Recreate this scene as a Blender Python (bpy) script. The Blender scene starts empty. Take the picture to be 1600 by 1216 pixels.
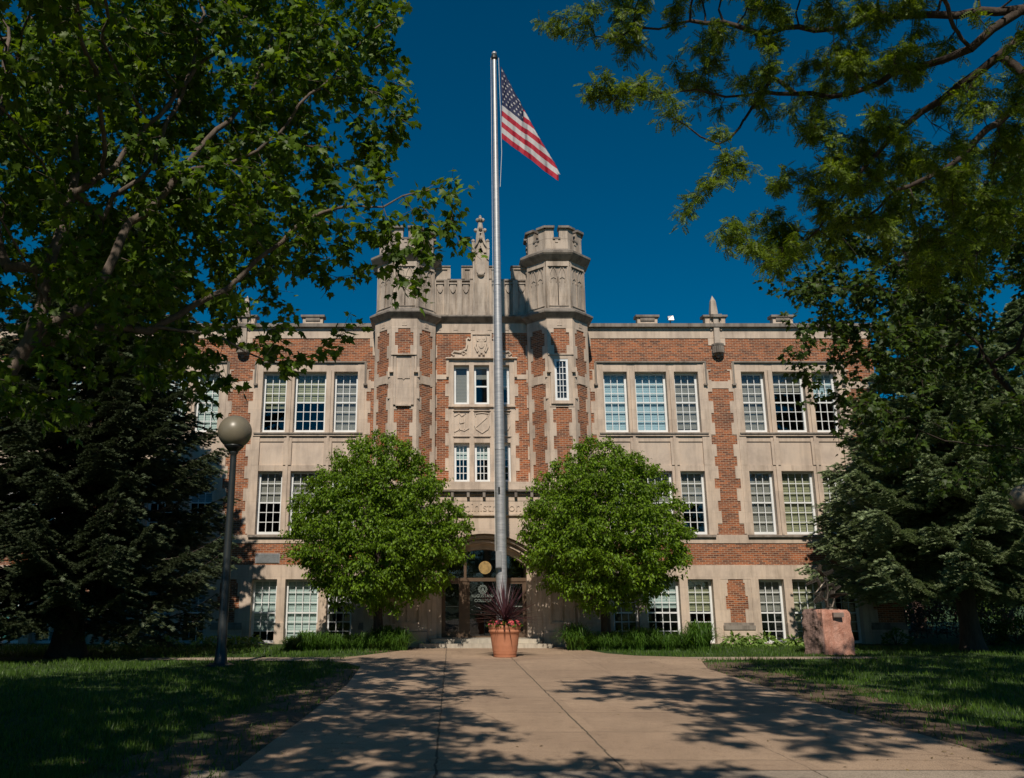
import bpy, math, random
import numpy as np
from mathutils import Vector, Matrix
PI = math.pi
R = math.radians
random.seed(7)
rng = np.random.default_rng(11)
scene = bpy.context.scene
COL = scene.collection

# ------------------------------------------------------------------ camera numbers
F_PX, CX, CY, PITCH, EYE = 1322.0, 705.0, 608.0, R(13.9), 1.7
SUN_EL, SUN_AZ = R(43), R(5.5)          # azimuth: angle left of "straight behind the camera"


def P(px, py, Y):
    """world point at depth Y seen at a photo pixel (survey helper)"""
    vx, vy = (px - CX) / F_PX, (CY - py) / F_PX
    ry = math.cos(PITCH) - vy * math.sin(PITCH)
    rz = math.sin(PITCH) + vy * math.cos(PITCH)
    t = Y / ry
    return Vector((vx * t, Y, EYE + rz * t))


def ZL(py, Y):
    return P(CX, py, Y).z


def XL(px, py, Y):
    return P(px, py, Y).x


def tag(o, label=None, cat=None, group=None, kind=None):
    if label: o['label'] = label
    if cat: o['category'] = cat
    if group: o['group'] = group
    if kind: o['kind'] = kind
    return o


def empty(name, loc=(0, 0, 0), rz=0.0):
    o = bpy.data.objects.new(name, None)
    o.empty_display_size = 0.3
    o.location = loc
    o.rotation_euler = (0, 0, rz)
    COL.objects.link(o)
    return o


def copy_tree(o, parent=None):
    c = o.copy()
    COL.objects.link(c)
    if parent is not None:
        c.parent = parent
    for ch in [x for x in bpy.data.objects if x.parent == o]:
        copy_tree(ch, c)
    return c


def origin_of(p):
    v = Vector((0, 0, 0))
    while p is not None:
        v += Vector(p.location)
        p = p.parent
    return v


# ------------------------------------------------------------------ mesh builder
class MB:
    def __init__(s):
        s.v = []; s.f = []; s.m = []; s.cur = 0

    def face(s, idx):
        s.f.append(tuple(idx)); s.m.append(s.cur)

    def poly(s, pts):
        b = len(s.v)
        s.v += [tuple(p) for p in pts]
        s.face(range(b, b + len(pts)))

    def hexa(s, p):
        b = len(s.v)
        s.v += [tuple(q) for q in p]
        for f in ((0, 3, 2, 1), (4, 5, 6, 7), (0, 1, 5, 4), (1, 2, 6, 5), (2, 3, 7, 6), (3, 0, 4, 7)):
            s.face([b + i for i in f])

    def box(s, x0, x1, y0, y1, z0, z1):
        if x0 > x1: x0, x1 = x1, x0
        if y0 > y1: y0, y1 = y1, y0
        if z0 > z1: z0, z1 = z1, z0
        s.hexa([(x0, y0, z0), (x1, y0, z0), (x1, y1, z0), (x0, y1, z0),
                (x0, y0, z1), (x1, y0, z1), (x1, y1, z1), (x0, y1, z1)])

    # a frame is (origin, tangent, normal): local s along tangent, z up, d outwards
    def fp(s, fr, a, z, d):
        o, t, n = fr
        return (o[0] + t[0] * a + n[0] * d, o[1] + t[1] * a + n[1] * d, z)

    def fbox(s, fr, s0, s1, z0, z1, d0, d1, bev=0.0):
        if s0 > s1: s0, s1 = s1, s0
        if z0 > z1: z0, z1 = z1, z0
        if d0 > d1: d0, d1 = d1, d0
        q = s.fp
        s.hexa([q(fr, s0, z0, d0), q(fr, s1, z0, d0), q(fr, s1, z0 + 0, d1), q(fr, s0, z0, d1),
                q(fr, s0, z1, d0), q(fr, s1, z1, d0), q(fr, s1, z1 - bev, d1), q(fr, s0, z1 - bev, d1)])

    def fprism(s, fr, pts, d0, d1):
        """outline in (s,z), extruded between d0 and d1"""
        b = len(s.v); n = len(pts)
        for d in (d0, d1):
            for (a, z) in pts:
                s.v.append(s.fp(fr, a, z, d))
        s.face([b + i for i in range(n)][::-1])
        s.face([b + n + i for i in range(n)])
        for i in range(n):
            j = (i + 1) % n
            s.face((b + i, b + j, b + n + j, b + n + i))

    def fpath(s, fr, pts, w, d0, d1):
        """band of width w following a line in (s,z)"""
        L = []; Rr = []
        n = len(pts)
        for i in range(n):
            a = pts[max(i - 1, 0)]; c = pts[min(i + 1, n - 1)]
            dx, dz = c[0] - a[0], c[1] - a[1]
            l = math.hypot(dx, dz) or 1
            nx, nz = -dz / l * w / 2, dx / l * w / 2
            L.append((pts[i][0] + nx, pts[i][1] + nz)); Rr.append((pts[i][0] - nx, pts[i][1] - nz))
        for i in range(n - 1):
            q = [L[i], Rr[i], Rr[i + 1], L[i + 1]]
            p = [s.fp(fr, a, z, d0) for a, z in q] + [s.fp(fr, a, z, d1) for a, z in q]
            s.hexa(p)

    def rings(s, rings, close=True, cap=(True, True)):
        b = len(s.v); n = len(rings[0])
        for r_ in rings:
            s.v += [tuple(p) for p in r_]
        for i in range(len(rings) - 1):
            for j in range(n if close else n - 1):
                k = (j + 1) % n
                s.face((b + i * n + j, b + i * n + k, b + (i + 1) * n + k, b + (i + 1) * n + j))
        if cap[0]: s.face([b + j for j in range(n)][::-1])
        if cap[1]: s.face([b + (len(rings) - 1) * n + j for j in range(n)])

    def lathe(s, prof, c=(0, 0), n=24, rot=0.0, cap=(True, True), sx=1, sy=1):
        """prof: list of (r,z)"""
        s.rings([[(c[0] + r * sx * math.cos(rot + 2 * PI * j / n), c[1] + r * sy * math.sin(rot + 2 * PI * j / n), z)
                  for j in range(n)] for (r, z) in prof], True, cap)

    def tube(s, pts, rad, n=8, cap=True):
        pts = [Vector(p) for p in pts]
        if not hasattr(rad, '__len__'): rad = [rad] * len(pts)
        rr = []; up = None
        for i, p in enumerate(pts):
            d = (pts[min(i + 1, len(pts) - 1)] - pts[max(i - 1, 0)]).normalized()
            if up is None:
                up = Vector((0, 0, 1)) if abs(d.z) < .9 else Vector((1, 0, 0))
            u = (up - d * up.dot(d)).normalized(); w = d.cross(u); up = u
            rr.append([p + (u * math.cos(2 * PI * j / n) + w * math.sin(2 * PI * j / n)) * rad[i] for j in range(n)])
        s.rings(rr, True, (cap, cap))

    def build(s, name, mat, parent=None, smooth=False, world=True, loc=None, label=None):
        """vertices are world coordinates unless world=False"""
        me = bpy.data.meshes.new(name)
        off = origin_of(parent) if (parent is not None and world) else Vector((0, 0, 0))
        if loc is not None: off = Vector(loc)
        v = [(a[0] - off.x, a[1] - off.y, a[2] - off.z) for a in s.v]
        me.from_pydata(v, [], s.f)
        mats = mat if isinstance(mat, (list, tuple)) else [mat]
        for m in mats: me.materials.append(m)
        if len(mats) > 1: me.polygons.foreach_set('material_index', s.m)
        uv = me.uv_layers.new(name='UVMap')
        data = np.zeros(len(me.loops) * 2)
        for p in me.polygons:
            n = p.normal
            flat = abs(n.z) > .75
            l = math.hypot(n.x, n.y) or 1
            tx, ty = -n.y / l, n.x / l
            for li in p.loop_indices:
                c = s.v[me.loops[li].vertex_index]
                if flat: u, w = c[0], c[1]
                else: u, w = c[0] * tx + c[1] * ty, c[2]
                data[2 * li] = u; data[2 * li + 1] = w
        uv.data.foreach_set('uv', data)
        if smooth:
            me.polygons.foreach_set('use_smooth', [True] * len(me.polygons))
        me.update()
        o = bpy.data.objects.new(name, me)
        COL.objects.link(o)
        if parent is not None: o.parent = parent
        if loc is not None: o.location = loc
        if label: o['label'] = label
        return o


def np_mesh(name, verts, faces, mats, parent=None, smooth=False, midx=None, world=True):
    """fast mesh: verts (N,3), faces (M,k)"""
    me = bpy.data.meshes.new(name)
    verts = np.asarray(verts, dtype=np.float32)
    if parent is not None and world:
        verts = verts - np.array(origin_of(parent), dtype=np.float32)
    faces = np.asarray(faces, dtype=np.int32)
    k = faces.shape[1]
    me.vertices.add(len(verts)); me.vertices.foreach_set('co', verts.ravel())
    me.loops.add(faces.size); me.loops.foreach_set('vertex_index', faces.ravel())
    me.polygons.add(len(faces))
    me.polygons.foreach_set('loop_start', np.arange(0, faces.size, k, dtype=np.int32))
    me.polygons.foreach_set('loop_total', np.full(len(faces), k, dtype=np.int32))
    for m in (mats if isinstance(mats, (list, tuple)) else [mats]): me.materials.append(m)
    if midx is not None: me.polygons.foreach_set('material_index', np.asarray(midx, dtype=np.int32))
    if smooth: me.polygons.foreach_set('use_smooth', np.ones(len(faces), dtype=bool))
    me.update(calc_edges=True)
    o = bpy.data.objects.new(name, me)
    COL.objects.link(o)
    if parent is not None: o.parent = parent
    return o


def frame_xz(x, y):
    """facade frame: s runs along +x from x, d outwards towards the camera"""
    return ((x, y), (1, 0), (0, -1))


def text_into(mb, text, fr, s, z, size, d0, d1, align='CENTER'):
    cu = bpy.data.curves.new('lettering', 'FONT')
    cu.body = text; cu.size = size; cu.align_x = align; cu.align_y = 'CENTER'; cu.resolution_u = 3
    ob = bpy.data.objects.new('lettering', cu); COL.objects.link(ob)
    cu.extrude = (d1 - d0) / 2
    dg = bpy.context.evaluated_depsgraph_get()
    me = ob.evaluated_get(dg).to_mesh()
    b = len(mb.v); dm = (d0 + d1) / 2
    for v in me.vertices:
        mb.v.append(mb.fp(fr, s + v.co.x, z + v.co.y, dm + v.co.z))
    for p in me.polygons: mb.face([b + i for i in p.vertices])
    bpy.data.objects.remove(ob); bpy.data.curves.remove(cu)


# ------------------------------------------------------------------ materials
def new_mat(name):
    m = bpy.data.materials.new(name); m.use_nodes = True
    nt = m.node_tree
    b = nt.nodes['Principled BSDF']
    return m, nt, b


def N(nt, t, **kw):
    n = nt.nodes.new(t)
    for k, v in kw.items():
        if k in n.inputs: n.inputs[k].default_value = v
        else: setattr(n, k, v)
    return n


def ramp(nt, src, stops):
    r = nt.nodes.new('ShaderNodeValToRGB')
    el = r.color_ramp.elements
    while len(el) < len(stops): el.new(.5)
    for e, (p, c) in zip(el, stops):
        e.position = p; e.color = (*c, 1) if len(c) == 3 else c
    nt.links.new(src, r.inputs[0])
    return r


def coords(nt, kind='Object', scale=(1, 1, 1)):
    tc = nt.nodes.new('ShaderNodeTexCoord'); mp = nt.nodes.new('ShaderNodeMapping')
    mp.inputs['Scale'].default_value = scale
    nt.links.new(tc.outputs[kind], mp.inputs[0])
    return mp.outputs[0]


def mixc(nt, f, a, b, mode='MIX'):
    m = nt.nodes.new('ShaderNodeMix'); m.data_type = 'RGBA'; m.blend_type = mode
    if hasattr(f, 'links') or hasattr(f, 'is_linked'): nt.links.new(f, m.inputs[0])
    else: m.inputs[0].default_value = f
    for i, x in ((6, a), (7, b)):
        if isinstance(x, (tuple, list)): m.inputs[i].default_value = (*x[:3], 1)
        else: nt.links.new(x, m.inputs[i])
    return m.outputs[2]


def noise(nt, vec, scale, detail=4, rough=.6):
    n = N(nt, 'ShaderNodeTexNoise', Scale=scale, Detail=detail, Roughness=rough)
    nt.links.new(vec, n.inputs['Vector'])
    return n.outputs['Fac']


def bump(nt, b, h, strength=.3, dist=.01):
    n = N(nt, 'ShaderNodeBump', Strength=strength, Distance=dist)
    nt.links.new(h, n.inputs['Height']); nt.links.new(n.outputs[0], b.inputs['Normal'])


def simple(name, c, rough=.6, metal=0.0, var=.15, scale=6.0, bmp=0.0, spec=None):
    m, nt, b = new_mat(name)
    v = coords(nt)
    f = noise(nt, v, scale)
    lo = tuple(x * (1 - var) for x in c); hi = tuple(min(1, x * (1 + var)) for x in c)
    r_ = ramp(nt, f, [(.3, lo), (.7, hi)])
    nt.links.new(r_.outputs[0], b.inputs['Base Color'])
    b.inputs['Roughness'].default_value = rough; b.inputs['Metallic'].default_value = metal
    if spec is not None: b.inputs['Specular IOR Level'].default_value = spec
    if bmp: bump(nt, b, noise(nt, v, scale * 6), bmp, .01)
    return m


def mat_brick():
    m, nt, b = new_mat('brick')
    v = coords(nt, 'UV')
    br = nt.nodes.new('ShaderNodeTexBrick')
    br.offset = .5; br.squash = 1
    for k, x in (('Scale', 1.0), ('Brick Width', .225), ('Row Height', .0735), ('Mortar Size', .0075), ('Mortar Smooth', .1), ('Bias', -.1)):
        br.inputs[k].default_value = x
    br.inputs['Color1'].default_value = (.355, .106, .034, 1)
    br.inputs['Color2'].default_value = (.085, .030, .018, 1)
    br.inputs['Mortar'].default_value = (.44, .33, .235, 1)
    nt.links.new(v, br.inputs['Vector'])
    o = coords(nt)
    f = noise(nt, o, 1.3, 5)
    t = ramp(nt, f, [(.3, (.66, .68, .72)), (.5, (1, 1, 1)), (.7, (1.2, 1.12, 1.05))])
    c = mixc(nt, 1.0, br.outputs[0], t.outputs[0], 'MULTIPLY')
    nt.links.new(c, b.inputs['Base Color']); b.inputs['Roughness'].default_value = .88
    inv = N(nt, 'ShaderNodeMath', operation='SUBTRACT'); inv.inputs[0].default_value = 1
    nt.links.new(br.outputs['Fac'], inv.inputs[1])
    bump(nt, b, inv.outputs[0], .6, .006)
    return m


def mat_stone(name, c, weather=.5, bw=.95, bh=.42, joint=.8, dark=(.42, .40, .38)):
    m, nt, b = new_mat(name)
    uv = coords(nt, 'UV'); o = coords(nt); st = coords(nt, 'Object', (3.2, 3.2, .45))
    br = nt.nodes.new('ShaderNodeTexBrick')
    for k, x in (('Scale', 1.0), ('Brick Width', bw), ('Row Height', bh), ('Mortar Size', .006), ('Mortar Smooth', .3), ('Bias', 0.0)):
        br.inputs[k].default_value = x
    br.inputs['Color1'].default_value = (*c, 1)
    br.inputs['Color2'].default_value = (*[x * .88 for x in c], 1)
    br.inputs['Mortar'].default_value = (*[x * joint for x in c], 1)
    nt.links.new(uv, br.inputs['Vector'])
    f = ramp(nt, noise(nt, o, .9, 6, .65), [(.28, (.74, .735, .75)), (.5, (.98, .98, .98)), (.72, (1.1, 1.07, 1.03))])
    c1 = mixc(nt, 1.0, br.outputs[0], f.outputs[0], 'MULTIPLY')
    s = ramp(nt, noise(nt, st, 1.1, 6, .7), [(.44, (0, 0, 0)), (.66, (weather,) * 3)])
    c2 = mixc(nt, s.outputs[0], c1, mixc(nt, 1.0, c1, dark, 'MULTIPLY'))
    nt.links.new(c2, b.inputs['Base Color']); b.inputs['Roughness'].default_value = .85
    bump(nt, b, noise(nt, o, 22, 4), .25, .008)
    return m


def mat_glass():
    m, nt, b = new_mat('window_glass')
    out = nt.nodes['Material Output']
    tr = N(nt, 'ShaderNodeBsdfTransparent'); tr.inputs[0].default_value = (.90, .93, .93, 1)
    gl = N(nt, 'ShaderNodeBsdfGlossy', Roughness=.02); gl.inputs[0].default_value = (.9, .95, 1, 1)
    fr = N(nt, 'ShaderNodeLayerWeight', Blend=.35)
    pw_ = N(nt, 'ShaderNodeMath', operation='POWER'); pw_.inputs[1].default_value = 2.5
    nt.links.new(fr.outputs['Facing'], pw_.inputs[0])
    o = coords(nt)
    bp = N(nt, 'ShaderNodeBump', Strength=.12, Distance=.02)
    nt.links.new(noise(nt, o, 1.6, 2), bp.inputs['Height']); nt.links.new(bp.outputs[0], gl.inputs['Normal'])
    mul = N(nt, 'ShaderNodeMath', operation='MULTIPLY_ADD'); mul.inputs[1].default_value = .6; mul.inputs[2].default_value = .035
    nt.links.new(pw_.outputs[0], mul.inputs[0])
    mx = nt.nodes.new('ShaderNodeMixShader')
    nt.links.new(mul.outputs[0], mx.inputs[0]); nt.links.new(tr.outputs[0], mx.inputs[1]); nt.links.new(gl.outputs[0], mx.inputs[2])
    nt.links.new(mx.outputs[0], out.inputs[0])
    return m


def mat_blind(name, c, c2, pitch=.05):
    m, nt, b = new_mat(name)
    o = coords(nt)
    sx = nt.nodes.new('ShaderNodeSeparateXYZ'); nt.links.new(o, sx.inputs[0])
    mo = N(nt, 'ShaderNodeMath', operation='PINGPONG'); mo.inputs[1].default_value = pitch
    nt.links.new(sx.outputs[2], mo.inputs[0])
    mr = N(nt, 'ShaderNodeMapRange'); mr.inputs['From Max'].default_value = pitch
    nt.links.new(mo.outputs[0], mr.inputs[0])
    r_ = ramp(nt, mr.outputs[0], [(.35, c2), (.6, c)])
    nt.links.new(r_.outputs[0], b.inputs['Base Color']); b.inputs['Roughness'].default_value = .7
    return m


def mat_leaf(name, a, c, trans=.35, tcol=None, rough=.5, spec=.35):
    """a..c: range of leaf colours picked leaf by leaf"""
    m, nt, b = new_mat(name)
    out = nt.nodes['Material Output']
    g = nt.nodes.new('ShaderNodeNewGeometry')
    r_ = ramp(nt, g.outputs['Random Per Island'], [(.0, a), (.75, c), (1.0, tuple(min(1, x * 1.35) for x in c))])
    nt.links.new(r_.outputs[0], b.inputs['Base Color'])
    b.inputs['Roughness'].default_value = rough; b.inputs['Specular IOR Level'].default_value = spec
    if trans:
        t = nt.nodes.new('ShaderNodeBsdfTranslucent')
        tc = mixc(nt, 1.0, r_.outputs[0], tcol or (1.9, 1.7, .55), 'MULTIPLY')
        nt.links.new(tc, t.inputs[0])
        mx = nt.nodes.new('ShaderNodeMixShader'); mx.inputs[0].default_value = trans
        nt.links.new(b.outputs[0], mx.inputs[1]); nt.links.new(t.outputs[0], mx.inputs[2])
        nt.links.new(mx.outputs[0], out.inputs[0])
    return m


def mat_bark(name, c, scale=5):
    m, nt, b = new_mat(name)
    v = coords(nt, 'Object', (1, 1, .22))
    f = noise(nt, v, scale * 2.2, 8, .7)
    r_ = ramp(nt, f, [(.3, tuple(x * .4 for x in c)), (.52, c), (.75, tuple(min(1, x * 1.6) for x in c))])
    nt.links.new(r_.outputs[0], b.inputs['Base Color']); b.inputs['Roughness'].default_value = .85
    bump(nt, b, f, .9, .03)
    return m


M = {}
M['brick'] = mat_brick()
M['stone'] = mat_stone('limestone', (.61, .495, .395), .5)
M['panel'] = mat_stone('limestone_panel', (.61, .50, .405), .3, bw=5, bh=5, joint=1)
M['old'] = mat_stone('weathered_limestone', (.50, .42, .345), .95)
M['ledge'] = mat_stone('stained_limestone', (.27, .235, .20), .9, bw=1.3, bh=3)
M['white'] = simple('white_paint', (.74, .76, .76), .45, var=.08, scale=3)
M['glass'] = mat_glass()
M['blind_pale'] = mat_blind('pale_blind', (.62, .70, .66), (.46, .54, .52))
M['blind_tan'] = mat_blind('tan_blind', (.42, .40, .24), (.26, .25, .15))
M['blind_grey'] = mat_blind('grey_blind', (.36, .33, .29), (.24, .22, .195), .03)
M['blind_blue'] = mat_blind('blue_blind', (.48, .62, .68), (.36, .50, .56))
M['blind_teal'] = mat_blind('teal_blind', (.10, .42, .40), (.06, .30, .28))
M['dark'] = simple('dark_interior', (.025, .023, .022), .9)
M['roof'] = simple('roof_felt', (.09, .09, .09), .9)
M['bronze_frame'] = simple('brown_anodised_metal', (.13, .085, .055), .45, .4)
M['letter'] = simple('frosted_lettering', (.20, .24, .22), .6)
M['steel'] = None
M['bark'] = mat_bark('grey_brown_bark', (.13, .10, .078))
M['bark_dark'] = mat_bark('dark_bark', (.055, .040, .031))
M['bark_spruce'] = mat_bark('spruce_bark', (.06, .045, .036))
M['maple'] = mat_leaf('maple_leaf', (.034, .076, .008), (.110, .190, .014), .42)
M['maple2'] = mat_leaf('dark_maple_leaf', (.028, .055, .010), (.062, .108, .015), .35)
M['locust'] = mat_leaf('locust_leaflet', (.048, .092, .009), (.150, .225, .016), .42)
M['pear'] = mat_leaf('pear_leaf', (.062, .128, .005), (.150, .255, .012), .36)
M['spruce'] = mat_leaf('spruce_needles', (.15, .205, .105), (.30, .37, .185), .12, (1.1, 1.1, .8), .6)
M['spruce2'] = mat_leaf('dark_spruce_needles', (.045, .065, .032), (.10, .13, .065), .1, (1.1, 1.1, .8), .6)
M['grass'] = mat_leaf('grass_blade', (.028, .070, .010), (.075, .140, .016), .28)
M['daylily'] = mat_leaf('daylily_leaf', (.045, .110, .014), (.085, .180, .022), .3)
M['hosta'] = mat_leaf('hosta_leaf', (.10, .19, .035), (.20, .30, .07), .25)
M['cordyline'] = mat_leaf('cordyline_leaf', (.045, .018, .025), (.10, .04, .05), .15, (1.3, .9, .9), .35, .5)
M['pink'] = mat_leaf('pink_petal', (.62, .07, .10), (.80, .16, .17), .2, (1.1, 1, 1))
M['yellow'] = mat_leaf('yellow_petal', (.65, .48, .04), (.75, .60, .10), .2, (1.1, 1, 1))
M['terracotta'] = simple('terracotta', (.47, .19, .10), .75, var=.1, scale=4, bmp=.1)
M['soil'] = simple('potting_soil', (.035, .024, .016), .95, bmp=.6)
M['lamp_metal'] = simple('dark_green_lamp_paint', (.045, .05, .05), .38, .5, .1)
M['globe'] = simple('cream_lamp_globe', (.19, .165, .115), .36, 0, .12, 2)
M['patina'] = simple('dark_bronze', (.10, .085, .07), .45, .8, .4, 9)
# ================================================================== the college building
WY = 34.0            # wing facade plane
CYB = 32.9           # centre bay of the tower
TY = 33.15           # turret centres
PY = 31.6            # entrance block front
XC = .5 * (XL(678.4, 620, CYB) + XL(827, 620, CYB))
bld = empty('college_building', (XC, WY, 0))
tag(bld, 'three storey red brick and limestone college hall with twin battlemented turrets over its entrance', 'building')
zw = lambda y: ZL(y, WY)
GW = frame_xz(0, WY)
T = .42

brick = MB(); stone = MB(); panel = MB(); ledge = MB()


def one(name, mat, fr, *boxes, parent=None):
    mb = MB()
    for b in boxes: mb.fbox(fr, *b)
    return mb.build(name, M[mat], parent or bld)
win_list = []


def make_window(fr, s0, s1, z0, z1, cols, rows, mid=.5, blind=None, cover=1.0, thin=False, lab=None, dd=-.24, fw=.085):
    """white framed window, muntin grid, pane and blind"""
    w = MB(); d0, d1 = dd - .10, dd
    w.fbox(fr, s0, s0 + fw, z0, z1, d0, d1); w.fbox(fr, s1 - fw, s1, z0, z1, d0, d1)
    w.fbox(fr, s0 + fw, s1 - fw, z1 - fw, z1, d0, d1 - .003); w.fbox(fr, s0 + fw, s1 - fw, z0, z0 + fw * 1.2, d0, d1 + .02)
    o = w.build('window', M['white'], bld, label=lab)
    a, b, c, d = s0 + fw, s1 - fw, z0 + fw * 1.2, z1 - fw
    g = MB(); mw = .0135 if not thin else .012
    zm = c + (d - c) * mid
    if mid: g.fbox(fr, a, b, zm - .03, zm + .03, dd - .08, dd - .02)
    rails = [(c, zm), (zm, d)] if mid else [(c, d)]
    for (zz0, zz1), n in zip(rails, rows):
        for k in range(1, n):
            z = zz0 + (zz1 - zz0) * k / n
            g.fbox(fr, a, b, z - mw, z + mw, dd - .07, dd - .035)
    for k in range(1, cols):
        x = a + (b - a) * k / cols
        g.fbox(fr, x - mw, x + mw, c, d, dd - .072, dd - .033)
    if len(g.v): g.build('muntin_grid', M['white'], o)
    p = MB(); p.fbox(fr, a - .01, b + .01, c - .01, d + .01, dd - .060, dd - .054)
    p.build('pane', M['glass'], o)
    if blind:
        q = MB(); q.fbox(fr, a - .03, b + .03, d - (d - c) * cover, d + .02, dd - .155, dd - .145)
        q.build('blind', M[blind], o)
    return o


def ff(y): return zw(y)
# storey levels, from the ground up
z_pl0, z_pl1 = ff(984), ff(973)
z_b0, z_b1 = ff(1006), ff(906)
z_band_a, z_band_b = ff(883), ff(849)
z_m0, z_m1 = ff(835), ff(736)
z_sp0, z_sp1 = ff(727), ff(690)
z_u0, z_u1 = ff(675), ff(581)
z_hood = ff(567)
z_fr, z_cop0, z_top, z_mer = ff(529), ff(517), ff(505.5), ff(493)
k_ = lambda px: XL(px, 627, WY) - XC
w1, w2, w3 = (k_(944), k_(982)), (k_(994), k_(1044)), (k_(1054), k_(1093))
bayc = (w1[0] + w3[1]) / 2
PER = (k_(1160) + k_(1310)) / 2 - bayc
offs = [(w1[0] - bayc, w1[1] - bayc), (w2[0] - bayc, w2[1] - bayc), (w3[0] - bayc, w3[1] - bayc)]
sym = (offs[2][1] - offs[0][0]) / 2
offs = [(-sym, -sym + .99), (-.655, .655), (sym - .99, sym)]
HB = sym + .30
S_IN = k_(917) - .35

BL = {  # blinds by (side, bay, floor): three windows listed away from the tower
    (1, 0, 2): [('blind_blue', 1), ('blind_blue', 1), ('blind_grey', .97)],
    (1, 0, 1): [('blind_pale', .6), ('blind_grey', 1), ('blind_grey', .55)],
    (1, 0, 0): [(None, 0), ('blind_pale', .45), ('blind_tan', .5)],
    (1, 1, 2): [('blind_grey', 1), ('blind_grey', .3), ('blind_blue', .4)],
    (1, 1, 1): [('blind_grey', 1), ('blind_tan', 1), ('blind_tan', 1)],
    (1, 1, 0): [('blind_grey', .5), ('blind_tan', 1), ('blind_grey', .3)],
    (-1, 0, 2): [('blind_grey', 1), ('blind_tan', .5), ('blind_tan', .6)],
    (-1, 0, 1): [('blind_pale', .5), ('blind_grey', .5), ('blind_grey', .48)],
    (-1, 0, 0): [('blind_grey', .35), ('blind_pale', .97), ('blind_pale', .85)],
    (-1, 1, 2): [('blind_pale', 1), ('blind_pale', 1), ('blind_tan', .6)],
    (-1, 1, 1): [('blind_blue', .5), ('blind_pale', .5), ('blind_grey', 1)],
    (-1, 1, 0): [('blind_blue', .5), ('blind_blue', .95), ('blind_pale', 1)],
    (-1, 2, 0): [('blind_teal', 1), ('blind_teal', 1), ('blind_teal', 1)],
}


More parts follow.
